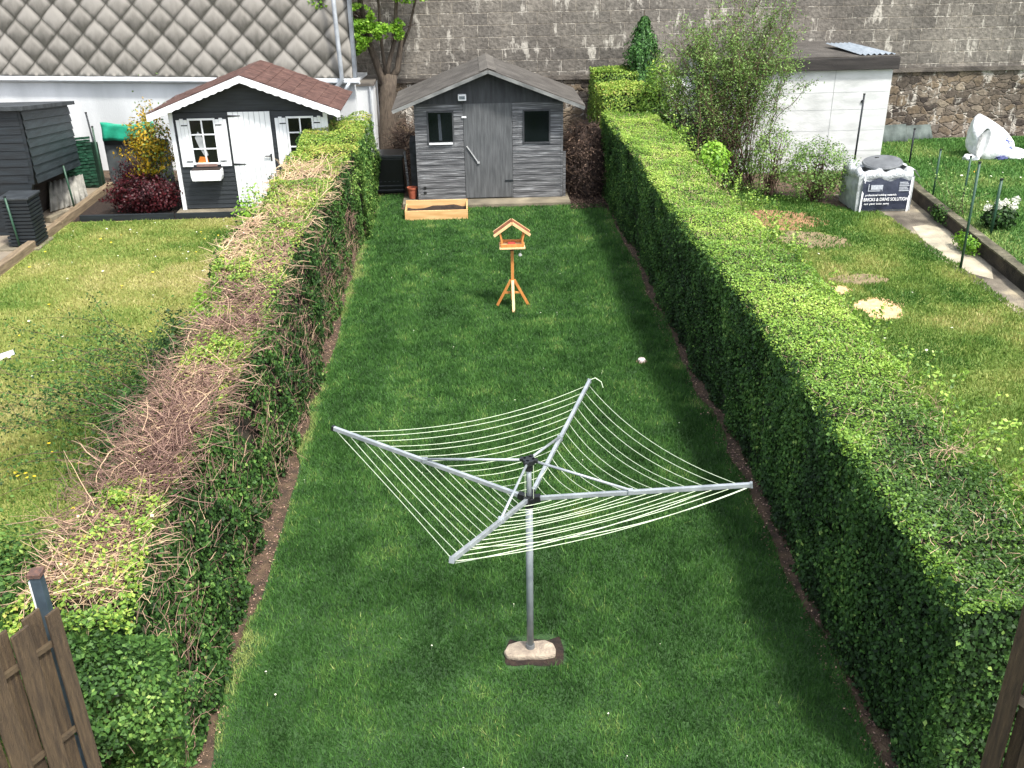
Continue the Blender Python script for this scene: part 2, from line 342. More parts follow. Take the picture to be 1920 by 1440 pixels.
# litter of small stones and dry bits on the soil strips
n = 9000; sx = np.where(rng.random(n) < .5, rng.uniform(-2.25, -1.88, n), rng.uniform(2.58, 2.92, n)); sy = rng.uniform(4, 19, n)
leaves('soil_litter', np.stack([sx, sy, rng.uniform(.004, .02, n)], 1), np.tile([0, 0, 1.], (n, 1)), rng.uniform(.008, .028, n), .7 * rng.random(n) ** 1.6, twigbrown, jit=.5, origin=(0, 0, 0))
tag(bpy.data.objects['soil_litter'], 'dry leaf and twig litter on the bare soil strips', 'litter', kind='stuff')

# ---------------------------------------------------------------- boundary stone wall
def wallmat(name, brick=True):
    m, t, b = newmat(name); N = t.nodes; K = t.links.new
    tc = N.new('ShaderNodeTexCoord'); sx = N.new('ShaderNodeSeparateXYZ'); K(tc.outputs['Object'], sx.inputs[0])
    cx = N.new('ShaderNodeCombineXYZ'); K(sx.outputs['X'], cx.inputs[0]); K(sx.outputs['Z'], cx.inputs[1])
    nz = N.new('ShaderNodeTexNoise'); nz.inputs['Scale'].default_value = 3.5 if brick else 2.5; nz.inputs['Detail'].default_value = 4; K(tc.outputs['Object'], nz.inputs[0])
    mx = N.new('ShaderNodeMix'); mx.data_type = 'VECTOR'; mx.inputs[0].default_value = .035 if brick else .28
    K(cx.outputs[0], mx.inputs[4]); K(nz.outputs[1], mx.inputs[5])
    big = N.new('ShaderNodeTexNoise'); big.inputs['Scale'].default_value = .7; big.inputs['Detail'].default_value = 9; K(tc.outputs['Object'], big.inputs[0])
    fine = N.new('ShaderNodeTexNoise'); fine.inputs['Scale'].default_value = 14; fine.inputs['Detail'].default_value = 8; K(tc.outputs['Object'], fine.inputs[0])
    if brick:
        br = N.new('ShaderNodeTexBrick'); K(mx.outputs[1], br.inputs[0])
        br.inputs['Scale'].default_value = 1; br.inputs['Brick Width'].default_value = .56; br.inputs['Row Height'].default_value = .262
        br.inputs['Mortar Size'].default_value = .012; br.inputs['Mortar Smooth'].default_value = .4; br.offset = .43
        br.inputs['Color1'].default_value = lin('#68645e'); br.inputs['Color2'].default_value = lin('#7a756d'); br.inputs['Mortar'].default_value = lin('#8a8378')
        base = br.outputs[0]; fac = br.outputs[1]
    else:
        mp = N.new('ShaderNodeMapping'); mp.inputs['Scale'].default_value = (1, 1.9, 1); K(mx.outputs[1], mp.inputs[0])
        v = N.new('ShaderNodeTexVoronoi'); v.inputs['Scale'].default_value = 4.6; K(mp.outputs[0], v.inputs['Vector'])
        v2 = N.new('ShaderNodeTexVoronoi'); v2.feature = 'DISTANCE_TO_EDGE'; v2.inputs['Scale'].default_value = 4.6; K(mp.outputs[0], v2.inputs['Vector'])
        cr = N.new('ShaderNodeValToRGB'); e = cr.color_ramp.elements; e[0].color = lin('#3d3630'); e[1].color = lin('#857a6a'); e[1].position = .95
        for p, c in ((.3, '#5f564b'), (.55, '#7b6c57'), (.75, '#6b635a')): x = e.new(p); x.color = lin(c)
        sc = N.new('ShaderNodeSeparateColor'); K(v.outputs['Color'], sc.inputs[0]); K(sc.outputs[0], cr.inputs[0])
        mr = N.new('ShaderNodeMapRange'); mr.inputs[1].default_value = .0; mr.inputs[2].default_value = .09; mr.inputs[3].default_value = 1; mr.inputs[4].default_value = 0; K(v2.outputs[0], mr.inputs[0])
        mm = N.new('ShaderNodeMix'); mm.data_type = 'RGBA'; K(mr.outputs[0], mm.inputs[0]); K(cr.outputs[0], mm.inputs[6]); mm.inputs[7].default_value = lin('#665c50')
        base = mm.outputs[2]; fac = mr.outputs[0]
    # soot and lime
    r1 = N.new('ShaderNodeValToRGB'); r1.color_ramp.elements[0].position = .38; r1.color_ramp.elements[0].color = (.62, .6, .58, 1); r1.color_ramp.elements[1].position = .62; r1.color_ramp.elements[1].color = (1.12, 1.1, 1.06, 1)
    K(big.outputs[0], r1.inputs[0]); m1 = N.new('ShaderNodeMix'); m1.data_type = 'RGBA'; m1.blend_type = 'MULTIPLY'; m1.inputs[0].default_value = .8; K(base, m1.inputs[6]); K(r1.outputs[0], m1.inputs[7])
    r2 = N.new('ShaderNodeMapRange'); r2.inputs[1].default_value = .35; r2.inputs[2].default_value = .7; r2.inputs[3].default_value = .72; r2.inputs[4].default_value = 1.22; K(fine.outputs[0], r2.inputs[0])
    m2 = N.new('ShaderNodeVectorMath'); m2.operation = 'SCALE'; K(m1.outputs[2], m2.inputs[0]); K(r2.outputs[0], m2.inputs[3])
    # white efflorescence streaks: vertical-stretched noise, stronger near joints
    mp2 = N.new('ShaderNodeMapping'); mp2.inputs['Scale'].default_value = (2.6, 1, 1.0); K(tc.outputs['Object'], mp2.inputs[0])
    ns = N.new('ShaderNodeTexNoise'); ns.inputs['Scale'].default_value = 1.5; ns.inputs['Detail'].default_value = 10; ns.inputs['Roughness'].default_value = .65; K(mp2.outputs[0], ns.inputs[0])
    ad = N.new('ShaderNodeMath'); ad.operation = 'MULTIPLY_ADD'; ad.inputs[1].default_value = .07; K(fac, ad.inputs[0]); K(ns.outputs[0], ad.inputs[2])
    r3 = N.new('ShaderNodeMapRange'); r3.inputs[1].default_value = .575; r3.inputs[2].default_value = .64; r3.inputs[4].default_value = .75; K(ad.outputs[0], r3.inputs[0])
    m3 = N.new('ShaderNodeMix'); m3.data_type = 'RGBA'; K(r3.outputs[0], m3.inputs[0]); K(m2.outputs[0], m3.inputs[6]); m3.inputs[7].default_value = lin('#bdb7ab')
    K(m3.outputs[2], b.inputs['Base Color']); b.inputs['Roughness'].default_value = .95
    iv = N.new('ShaderNodeMath'); iv.operation = 'MULTIPLY_ADD'; iv.inputs[1].default_value = -1.0; K(fac, iv.inputs[0]); K(fine.outputs[0], iv.inputs[2])
    bp = N.new('ShaderNodeBump'); bp.inputs['Strength'].default_value = .9; bp.inputs['Distance'].default_value = .03; K(iv.outputs[0], bp.inputs['Height']); K(bp.outputs[0], b.inputs['Normal'])
    return m
bw = thing('boundary_wall', (0, 24.3, 0), 'tall grey concrete block wall with white lime stains closing off the gardens', 'wall')
MB().box(-16, 34, 24.2, 24.6, 1.80, 7.5).build('block_wall', wallmat('grey_blocks'), bw)
MB().box(-16, 34, 24.12, 24.55, 1.70, 1.795).build('ledge', M('dark_ledge', '#3f3a35', '#6b645b', 3, .95, .8, 30), bw)
MB().box(-16, 34, 24.18, 24.7, 0, 1.695).build('rubble_base', wallmat('rubble_stone', False), bw)

# ---------------------------------------------------------------- white outbuilding with diamond-tiled roof (left)
A = Vector((-2.5, 22.55, 0)); B = Vector((-15.5, 23.95, 0)); ux = (B - A).normalized(); un = Vector((ux.y, -ux.x, 0))
if un.y > 0: un = -un
LB = (B - A).length
def LW(u, d, z): p = A + ux * u - un * d; return (p.x, p.y, z)     # u along the wall, d backwards
hb = thing('white_building', tuple(A + ux * 5), 'long white rendered building under a steep roof of grey diamond tiles', 'building')
ZE = 1.98
def zt(u): return ZE + .013 * u
mb = MB(); mb.add([LW(0, 0, 0), LW(LB, 0, 0), LW(LB, 0, zt(LB)), LW(0, 0, zt(0)), LW(0, 1.5, 0), LW(LB, 1.5, 0), LW(LB, 1.5, zt(LB)), LW(0, 1.5, zt(0))],
                  [(1, 0, 3, 2), (0, 4, 7, 3), (5, 6, 7, 4), (1, 2, 6, 5), (2, 3, 7, 6)]); mb.build('wall', white_wall, hb)
RS = R(83); RL = 4.2
def RP(u, s, lift=0):
    d = s * math.cos(RS) - .10 - lift * math.sin(RS); z = zt(u) + .10 + s * math.sin(RS) + lift * math.cos(RS); return LW(u, d, z)
mb = MB(); mb.add([RP(0, 0), RP(LB, 0), RP(LB, RL), RP(0, RL), RP(0, 0, -.1), RP(LB, 0, -.1), RP(LB, RL, -.1), RP(0, RL, -.1)], [(1, 0, 3, 2), (4, 5, 6, 7), (0, 1, 5, 4), (0, 4, 7, 3), (2, 3, 7, 6)])
mb.build('roof', M('roof_underlay', '#57544d', '#6b675e', 5, .9), hb)
# diamond tiles: per-vertex weathering tone, dark soot tongue in the lower half of each tile
def tilemat():
    m, t, b = newmat('diamond_tiles'); N = t.nodes; K = t.links.new
    a = N.new('ShaderNodeAttribute'); a.attribute_name = 'tone'; tc = N.new('ShaderNodeTexCoord')
    mp = N.new('ShaderNodeMapping'); mp.inputs['Scale'].default_value = (1, 1, .5); K(tc.outputs['Object'], mp.inputs[0])
    n = N.new('ShaderNodeTexNoise'); n.inputs['Scale'].default_value = 9; n.inputs['Detail'].default_value = 8; K(mp.outputs[0], n.inputs[0])
    ad = N.new('ShaderNodeMath'); ad.operation = 'MULTIPLY_ADD'; ad.inputs[1].default_value = .5; K(n.outputs[0], ad.inputs[0]); K(a.outputs['Fac'], ad.inputs[2])
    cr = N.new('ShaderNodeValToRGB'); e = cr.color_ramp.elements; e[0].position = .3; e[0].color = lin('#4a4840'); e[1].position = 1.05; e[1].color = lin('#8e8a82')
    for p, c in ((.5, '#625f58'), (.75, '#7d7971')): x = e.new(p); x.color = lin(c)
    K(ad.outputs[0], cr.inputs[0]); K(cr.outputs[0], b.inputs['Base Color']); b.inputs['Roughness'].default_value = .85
    bp = N.new('ShaderNodeBump'); bp.inputs['Strength'].default_value = .3; bp.inputs['Distance'].default_value = .01; K(n.outputs[0], bp.inputs['Height']); K(bp.outputs[0], b.inputs['Normal'])
    return m
V = []; F = []; T = []
TW = .60; TH = .305; nr = 15
for r_ in range(nr):
    for c_ in range(int(LB / TW) + 2):
        u = (c_ + .5 * (r_ % 2)) * TW; s = r_ * TH
        if u > LB + .3: continue
        dirt = rng.uniform(-.17, .15) + (.18 if rng.random() < .05 else 0)
        G = 6; base = len(V)
        for i in range(G + 1):
            for j in range(G + 1):
                a_ = i / G; b_ = j / G                     # corners: (0,0) bottom, (1,0) right, (0,1) left, (1,1) top
                du = (a_ - b_) * TW * .497; ds = (a_ + b_ - 1) * TH * .995
                uu = min(max(u + du, 0.0), LB); ss = max(s + ds, 0.0)
                bulge = .022 * (1 - (2 * a_ - 1) ** 4) * (1 - (2 * b_ - 1) ** 4)
                lift = .018 + .02 * (1 - (a_ + b_) / 2) + bulge * 1.3
                V.append(RP(uu, ss, lift))
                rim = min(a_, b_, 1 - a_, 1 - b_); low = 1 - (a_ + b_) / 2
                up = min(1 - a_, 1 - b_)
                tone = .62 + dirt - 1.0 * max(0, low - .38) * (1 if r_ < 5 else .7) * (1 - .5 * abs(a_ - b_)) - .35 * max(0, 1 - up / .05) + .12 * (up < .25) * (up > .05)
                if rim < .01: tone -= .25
                T.append(tone)
        for i in range(G):
            for j in range(G):
                q = base + i * (G + 1) + j; F.append((q, q + G + 1, q + G + 2, q + 1))
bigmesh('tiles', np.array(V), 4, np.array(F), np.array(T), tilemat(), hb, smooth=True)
mb = MB(); mb.beam(LW(-.15, -.13, ZE + .045), LW(LB, -.13, zt(LB) + .045), .13, .09); mb.beam(LW(-.15, -.07, ZE - .02), LW(LB, -.07, zt(LB) - .02), .09, .04); mb.build('gutter', gutter, hb, .012)
mb = MB(); mb.tube([(-2.78, 22.2, 6), (-2.76, 22.25, 3.4), (-2.74, 22.3, 2.35), (-2.74, 22.35, 2.05), (-3.0, 22.4, 1.78), (-3.1, 22.45, 1.5)], .048, 10); mb.build('downpipe', zinc, hb, smooth=True)
mb = MB(); mb.beam((-2.47, 22.62, 2.06), (-2.47, 22.62, 6.1), .07, .3, up=(0, 1, 0)); mb.build('verge_strip', M('verge_grey', '#5f6469', '#7b8186', 4, .7, .2), hb); mb = MB(); mb.tube([(-2.58, 22.4, 2.0), (-2.75, 22.38, 1.75)], .04, 8); mb.build('verge_pipe', zinc, hb, smooth=True)
pier = thing('white_pier', (-2.25, 22.9, 0), 'narrow white wall piece beside the tree trunk, at the end of the white building', 'wall')
MB().box(-2.48, -2.12, 22.75, 24.1, 0, 1.86).build('render', white_wall, pier)
MB().box(-2.52, -2.08, 22.7, 24.1, 1.862, 1.92).build('coping', M('dark_coping', '#4c4843', '#686259', 6, .9), pier)
MB().tube([(-2.18, 22.7, 1.85), (-2.16, 22.7, .1)], .022, 8).build('drain_pipe', zinc, pier)
mb = MB()
for k in range(4): mb.box(-2.86 + .02 * (k % 2), -2.62, 23.9, 24.15, 2.36 + k * .085, 2.435 + k * .085)
tag(mb.build('brick_stub', brickred, bevel=.006), 'small patch of orange-red bricks on the grey wall left of the tree', 'bricks')

# ---------------------------------------------------------------- cladding helper
def cladding(mb, x0, x1, y, z0, z1, step, topf=None, proud=.014):
    z = z0
    while z < z1 - .005:
        ze = min(z + step, z1); h = [x0, x1]
        if topf: h = topf(z, x0, x1)
        mb.add([(h[0], y - proud, z), (h[1], y - proud, z), (h[1], y - .003, ze), (h[0], y - .003, ze), (h[0], y + .02, z), (h[1], y + .02, z), (h[1], y + .02, ze), (h[0], y + .02, ze)],
               [(0, 1, 2, 3), (1, 5, 6, 2), (4, 0, 3, 7), (0, 4, 5, 1), (3, 2, 6, 7), (5, 4, 7, 6)])
        z = ze

# ---------------------------------------------------------------- grey shed
gx0, gx1, gy, gz = -1.03, 1.88, 19.45, .08; gc = .42; gd = 21.2
gs = thing('grey_shed', (gc, gy, 0), 'weathered grey timber garden shed with two dark windows at the end of the middle lawn', 'shed')
SL = .385; ZA = 2.66
def rz(x): return ZA - .02 - abs(x - gc) * SL
mb = MB(); mb.prism([(gx0 + .02, gz), (gx1 - .02, gz), (gx1 - .02, rz(gx1) - .05), (gc, ZA - .08), (gx0 + .02, rz(gx0) - .05)], gy + .02, gd)
cladding(mb, gx0, -.085, gy, gz, 1.97, .118); cladding(mb, .885, gx1, gy, gz, 1.97, .118)
mb.box(gx0 - .012, gx0 + .03, gy - .018, gy + .05, gz, rz(gx0) - .05); mb.box(gx1 - .03, gx1 + .012, gy - .018, gy + .05, gz, rz(gx1) - .05)
mb.build('wall', greywood, gs)
mb = MB(); mb.prism([(gx0, 1.975), (gx1, 1.975), (gx1, rz(gx1) - .06), (gc, ZA - .085), (gx0, rz(gx0) - .06)], gy - .016, gy + .018); mb.box(gx0, gx1, gy - .024, gy - .017, 1.97, 1.985); mb.build('gable', greygable, gs)
d = MB(); d.box(-.078, .878, gy - .02, gy + .018, gz + .02, 1.968); d.build('door', greydoor, gs, .004)
dd = gs.children[-1]
mb = MB(); mb.beam((-.03, gy - .035, 1.15), (.19, gy - .035, .82), .018, .03, up=(0, 1, 0)); mb.box(.17, .22, gy - .05, gy - .022, .80, .835); mb.build('handle', M('dull_white', '#9fa1a0', '#b9bab8'), dd)
mb = MB(); mb.box(-.11, -.02, gy - .035, gy - .021, 1.70, 1.73); mb.build('latch', white, dd); MB().box(.72, .89, gy - .03, gy - .021, .42, .45).build('hinge', anthr, dd)
for x0, x1, z0, z1, sill in ((-.77, -.30, 1.24, 1.81, True), (1.12, 1.61, 1.20, 1.80, False)):
    f = MB()
    for a in ((x0 - .03, x1 + .03, z1, z1 + .03), (x0 - .03, x1 + .03, z0 - .03, z0), (x0 - .03, x0, z0, z1), (x1, x1 + .03, z0, z1)): f.box(a[0], a[1], gy - .028, gy + .0, a[2], a[3])
    fo = f.build('window', greygable, gs)
    MB().box(x0, x1, gy - .018, gy - .012, z0, z1).build('pane', glass, fo)
    if sill: MB().box(x0, x1, gy - .055, gy - .03, z0 - .045, z0 - .012).build('sill', white, fo)
    if sill: MB().add([(x0 + .2, gy - .0185, z0 + .03), (x0 + .26, gy - .0185, z0 + .03), (x0 + .24, gy - .0185, z1 - .03), (x0 + .19, gy - .0185, z1 - .03)], [(0, 1, 2, 3)]).build('curtain_fold', M('dark_curtain', '#22282d', '#343c43', 20, .8, stretch=(8, 1, 1)), fo)
RX = 1.87; ry0, ry1 = 19.12, 21.35
mb = MB()
for s in (-1, 1):
    xe = gc + s * RX; ze = ZA - RX * SL
    vs = [(gc, ry0, ZA), (xe, ry0, ze), (xe, ry1, ze), (gc, ry1, ZA)]
    mb.add(vs + [(x, y, z - .035) for x, y, z in vs], [(0, 1, 2, 3) if s < 0 else (3, 2, 1, 0), (4, 7, 6, 5) if s < 0 else (5, 6, 7, 4), (0, 4, 5, 1), (1, 5, 6, 2), (2, 6, 7, 3)])
rf = mb.build('roof', felt, gs)
mb = MB()
for s in (-1, 1): MB().beam((gc + .0 * s, ry0 - .012, ZA - .055), (gc + s * (RX - .01), ry0 - .012, ZA - RX * SL - .05), .02, .06).build('fascia', M('pale_fascia', '#5c5e5c', '#7e7f7c', 5, .8, .3), rf)
mb = MB()
for s in (-1, 1): mb.add([(gc, ry0 - .01, ZA + .012), (gc + s * .16, ry0 - .01, ZA + .012 - .16 * SL), (gc + s * .16, ry1, ZA + .012 - .16 * SL), (gc, ry1, ZA + .012)], [(0, 1, 2, 3)])
mb.build('ridge_cap', M('ridge_felt', '#4d4943', '#625e57', 4, .9, .4, 80), rf)
lt = MB().box(-.17, -.01, gy - .12, gy - .02, 2.04, 2.16).build('wall_light', white, gs, .01)
MB().box(-.145, -.035, gy - .126, gy - .121, 2.07, 2.13).build('lamp_glass', M('lamp_glass', '#6c7479', '#8b9499', 20, .2), lt)
MB().box(-.11, -.07, gy - .1, gy - .04, 1.98, 2.035).build('sensor', black, lt)
for z in (.20, .30): MB().box(-.93, -.875, gy - .019, gy - .015, z, z + .05).build('vent_hole', black, gs)
MB().box(gx0 - .02, gx1 + .14, 19.02, 21.3, .0, .075).build('base_slab', concrete, gs, .01)
tag(MB().beam((1.93, 19.5, .0), (1.93, 19.52, .98), .055, .05, up=(0, 1, 0)).build('leaning_plank', greywood), 'grey plank standing upright against the right corner of the grey shed', 'plank')

# ---------------------------------------------------------------- timber planter
pl = thing('planter_box', (-.66, 18.5, 0), 'pale pine planter box with dark soil in front of the grey shed', 'planter')
mb = MB(); X0, X1, Y0, Y1, Z = -1.26, -.05, 18.22, 18.80, .19
mb.box(X0, X1, Y0, Y0 + .03, 0.0, Z); mb.box(X0, X1, Y1 - .03, Y1, 0, Z + .06); mb.box(X0, X0 + .03, Y0 + .032, Y1 - .032, 0, Z); mb.box(X1 - .03, X1, Y0 + .032, Y1 - .032, 0, Z + .02)
mb.build('boards', pine, pl, .004)
for xa in (X0 + .035, X1 - .08): MB().box(xa, xa + .045, Y0 + .035, Y0 + .08, 0, Z - .02).build('corner_post', pine_lt, pl)
g = 14; V = [(X0 + .03 + (X1 - X0 - .06) * i / g, Y0 + .03 + (Y1 - Y0 - .06) * j / 6, .07 + .07 * float(vn(i * .3, j * .3, .7, 2)) + .03 * (i / g)) for i in range(g + 1) for j in range(7)]
MB().add(V, [(i * 7 + j, (i + 1) * 7 + j, (i + 1) * 7 + j + 1, i * 7 + j + 1) for i in range(g) for j in range(6)]).build('soil_fill', soil_dark, pl)

# ---------------------------------------------------------------- bird feeder
FX, FY = .585, 13.48
bf = thing('bird_feeder', (FX, FY, 0), 'orange pine bird table with a little gable roof on a four-legged post', 'bird feeder')
MB().box(FX - .022, FX + .022, FY - .022, FY + .022, .12, .90).build('post', pine_or, bf, .003)
MB().tube([(FX, FY, .88), (FX, FY, .93)], .045, 10).build('collar', M('dark_collar', '#3a2a1e', '#4a382a'), bf)
for i, (dx, dy) in enumerate(((0, -.24), (-.235, .05), (.235, .05), (0, .28))):
    o = MB().beam((FX + dx * .1, FY + dy * .1, .42), (FX + dx, FY + dy, .0), .04, .04).build('leg', pine_lt if i == 0 else pine_or, bf, .003)
mb = MB(); mb.beam((FX - .14, FY + .02, .22), (FX + .14, FY + .02, .22), .02, .03); mb.build('brace', pine_or, bf)
MB().box(FX - .185, FX + .185, FY - .14, FY + .14, .93, .955).build('platform', pine_lt, bf, .003)
mb = MB(); mb.box(FX - .17, FX + .17, FY - .13, FY - .112, .957, 1.0); mb.box(FX - .17, FX + .17, FY + .112, FY + .13, .957, 1.0); mb.box(FX - .17, FX - .152, FY - .11, FY + .11, .957, 1.0); mb.box(FX + .152, FX + .17, FY - .11, FY + .11, .957, 1.0); mb.build('tray_rim', pine_or, bf)
MB().box(FX - .06, FX + .05, FY - .06, FY + .06, .957, .99).build('seed_cup', redseed, bf, .01)
for s in (-1, 1):
    for q in (-1, 1): MB().beam((FX + s * .14, FY + q * .07, 1.0), (FX + s * .175, FY + q * .07, 1.15), .022, .022).build('upright', pine_or, bf)
rf2 = MB()
for s in (-1, 1): rf2.beam((FX + s * .0, FY, 1.315), (FX + s * .255, FY, 1.135), .17, .014)
r2 = rf2.build('roof', M('feeder_roof', '#6b3d22', '#8a5230', 8, .6), bf)
for s in (-1, 1):
    for q in (-1, 1): MB().beam((FX, FY + q * .092, 1.305), (FX + s * .26, FY + q * .092, 1.12), .022, .035).build('bargeboard', pine_lt, r2)
fb = thing('fat_ball', (FX + .115, FY - .03, .80), 'small white fat ball hanging under the bird feeder', 'bird food')
mb = MB(); mb.tube([(FX + .115, FY - .03, z) for z in (.795, .805, .825, .84)], .006, 8); 
sp = [(math.sin(t) * .027, -math.cos(t) * .027) for t in np.linspace(.15, math.pi - .15, 6)]
V = []; 
for r_, z_ in sp: V += [(FX + .115 + r_ * math.cos(a), FY - .03 + r_ * math.sin(a), .81 + z_) for a in np.linspace(0, 2 * math.pi, 10, endpoint=False)]
MB().add(V, [(i * 10 + k, i * 10 + (k + 1) % 10, (i + 1) * 10 + (k + 1) % 10, (i + 1) * 10 + k) for i in range(5) for k in range(10)] + [tuple(range(10)), tuple(range(50, 60))]).build('ball', rhodo and M('fat', '#e6e4d4', '#f2f0e4'), fb, smooth=True)
MB().tube([(FX + .115, FY - .03, .835), (FX + .115, FY - .03, .93)], .002, 4).build('string', white, fb)

# ---------------------------------------------------------------- rotary clothes dryer
HX, HY, HZ = .355, 5.94, 1.42
dr = thing('rotary_dryer', (HX, HY, 0), 'tall grey rotary clothes dryer standing open on the middle lawn', 'clothes dryer')
MB().tube([(HX, HY, .02), (HX, HY, .75), (HX, HY, 1.40)], .027, 16).build('pole', alu_dark, dr, smooth=True)
MB().tube([(HX, HY, 1.36), (HX, HY, 1.75)], .019, 14).build('upper_pole', alu, dr, smooth=True)
MB().tube([(HX, HY, .03), (HX, HY, .085)], .038, 16, r2=.033).build('ground_socket', M('dark_socket', '#5a5c5c', '#727474', 20, .6), dr)
tips = [Vector((-1.095, 6.54, 1.735)), Vector((.963, 7.40, 1.645)), Vector((1.86, 5.60, 1.68)), Vector((-.17, 4.53, 1.93))]
hub = Vector((HX, HY, HZ)); top = Vector((HX, HY, 1.74))
mb = MB(); mb.tube([(HX, HY, 1.385), (HX, HY, 1.44)], .048, 12); mb.tube([(HX, HY, 1.35), (HX, HY, 1.385)], .034, 12)
for t_ in tips:
    d_ = (t_ - hub).normalized(); mb.beam(hub + d_ * .02, hub + d_ * .085, .045, .05)
mb.build('lower_hub', black, dr, .004)
mb = MB(); mb.tube([(HX, HY, 1.715), (HX, HY, 1.755)], .045, 12); mb.tube([(HX, HY, 1.66), (HX, HY, 1.715)], .03, 12)
for t_ in tips:
    d_ = ((t_ - hub) * Vector((1, 1, 0))).normalized(); mb.beam(top + d_ * .02, top + d_ * .065, .03, .03)
mb.build('upper_hub', black, dr, .004)
bf_ = [.52, .47, .47, .42]
def on_arm(i, f): return hub + (tips[i] - hub) * f + (Vector((0, 0, 0)))
arms = []
for i, t_ in enumerate(tips):
    d_ = (t_ - hub).normalized()
    a_ = MB().beam(hub + d_ * .06, t_, .026, .034).build('arm', alu, dr, .004); arms.append(a_)
    MB().beam(t_ - d_ * .005, t_ + d_ * .012, .03, .038).build('end_cap', black if i == 0 else alu_dark, a_)
    e_ = on_arm(i, bf_[i]) + Vector((0, 0, .018))
    s_ = MB(); dd_ = ((t_ - hub) * Vector((1, 1, 0))).normalized(); s_.tube([top + dd_ * .05 - Vector((0, 0, .005)), e_], .010, 8); s_.build('strut', alu, dr, smooth=True)
    MB().box(e_.x - .02, e_.x + .02, e_.y - .02, e_.y + .02, e_.z - .03, e_.z + .008).build('bracket', alu_dark, dr, .004)
NL = 13
for q in range(4):
    a, b = q, (q + 1) % 4
    for k in range(NL):
        f = .115 + .87 * k / (NL - 1)
        p0 = on_arm(a, f) - Vector((0, 0, .019)); p1 = on_arm(b, f) - Vector((0, 0, .019)); L_ = (p1 - p0).length
        sag = (.030 + .018 * random.random()) * L_ * (1 if q != 2 else (1.0 + .3 * math.sin(k * 1.7)))
        inward = (hub - (p0 + p1) / 2) * .06
        pts = []
        for i in range(15):
            t = i / 14; c = 4 * t * (1 - t); pts.append(p0.lerp(p1, t) - Vector((0, 0, sag * c)) + inward * c)
        MB().tube(pts, .0027, 5).build('line', cord, dr, smooth=True)
mb = MB()   # loose cord across the front quadrant, and the loose ends
p0, p1 = on_arm(3, .97), on_arm(2, .80)
mb.tube([p0.lerp(p1, t / 14) - Vector((0, 0, .04 + .05 * 4 * (t / 14) * (1 - t / 14))) for t in range(15)], .0034, 5)
p0, p1 = on_arm(3, .80), on_arm(2, .99)
mb.tube([p0.lerp(p1, t / 14) - Vector((0, 0, .02 + .10 * 4 * (t / 14) * (1 - t / 14))) for t in range(15)], .0034, 5)
mb.build('loose_line', cord, dr, smooth=True)
t1 = tips[1]; MB().tube([t1 + Vector((0, -.0, .01)), t1 + Vector((.05, .0, .03)), t1 + Vector((.10, -.02, .0)), t1 + Vector((.115, -.03, -.05))], .004, 6).build('line_end', cord, dr)
MB().tube([on_arm(1, .14), on_arm(1, .14) + Vector((.05, .03, .05)), on_arm(1, .14) + Vector((.08, .03, .11))], .004, 6).build('line_end', cord, dr)
for s in (-1, 1): MB().tube([(HX + s * .03, HY - .03, 1.43), (HX + s * .03, HY - .03, 1.72)], .0025, 4).build('pull_cord', cord, dr)
tag(MB().slab([(HX + x, HY + y) for x, y in ((-.21, -.03), (-.19, -.085), (-.10, -.105), (0, -.10), (.10, -.11), (.19, -.09), (.2, -.03), (.185, .04), (.12, .085), (.02, .075), (-.08, .085), (-.17, .05))], .0, .05).build('foot_stone', stone, bevel=.015),
    'flat pale sandstone lying round the foot of the rotary clothes dryer', 'stone')
sheet('earth_patch', [(.15, 5.80), (.22, 5.78), (.33, 5.79), (.45, 5.76), (.60, 5.77), (.62, 5.95), (.6, 6.10), (.5, 6.06), (.4, 6.08), (.28, 6.05), (.2, 6.09), (.15, 5.95)], .0085, soil_dark, 'dark bare earth around the dryer foot', 'ground patch')
# second dryer: its arm tip enters at the left edge
dr2 = thing('rotary_dryer', (-5.72, 7.86, 0), 'white arm end of a clothes dryer poking in over the left lawn', 'clothes dryer')
h2 = Vector((-5.72, 7.86, 1.35)); MB().tube([(-5.72, 7.86, 0), (-5.72, 7.86, 1.6)], .027, 14).build('pole', alu_dark, dr2, smooth=True)
MB().tube([(-5.72, 7.86, 1.3), (-5.72, 7.86, 1.38)], .05, 12).build('hub', black, dr2)
t2 = [Vector((-4.31, 8.5, 1.62)), Vector((-6.36, 9.27, 1.62)), Vector((-7.1, 7.2, 1.62)), Vector((-5.1, 6.45, 1.62))]
for i, t_ in enumerate(t2):
    d_ = (t_ - h2).normalized(); a_ = MB().beam(h2 + d_ * .04, t_, .035, .04).build('arm', white, dr2, .004)
    for k in range(6):
        f = .5 + .09 * k; p0, p1 = h2.lerp(t_, f), h2.lerp(t2[(i + 1) % 4], f)
        MB().tube([p0.lerp(p1, j / 8) - Vector((0, 0, .02 + .06 * 4 * j / 8 * (1 - j / 8))) for j in range(9)], .003, 4).build('line', cord, dr2)
# ground light in the lawn
gl = thing('ground_spike_cap', (2.15, 11.33, 0), 'small pinkish-white cap in the lawn near the right hedge', 'cap')
MB().tube([(2.15, 11.33, .0), (2.15, 11.33, .05), (2.15, 11.33, .06)], .055, 12, r2=.04).build('cap', M('pinkish_cap', '#d8c3bd', '#efe4e0', 20, .4), gl, smooth=True)
MB().tube([(2.15, 11.33, .0), (2.15, 11.33, .02)], .075, 12).build('ring', M('ring', '#7a5a50', '#8c6a60', 20), gl)
tag(MB().tube([(.43, 7.13, .03), (.43, 7.13, .055)], .022, 8).build('fallen_petal', M('orange_petal', '#d9a020', '#e8bb33')), 'tiny orange-yellow flower head on the lawn behind the dryer pole', 'flower')

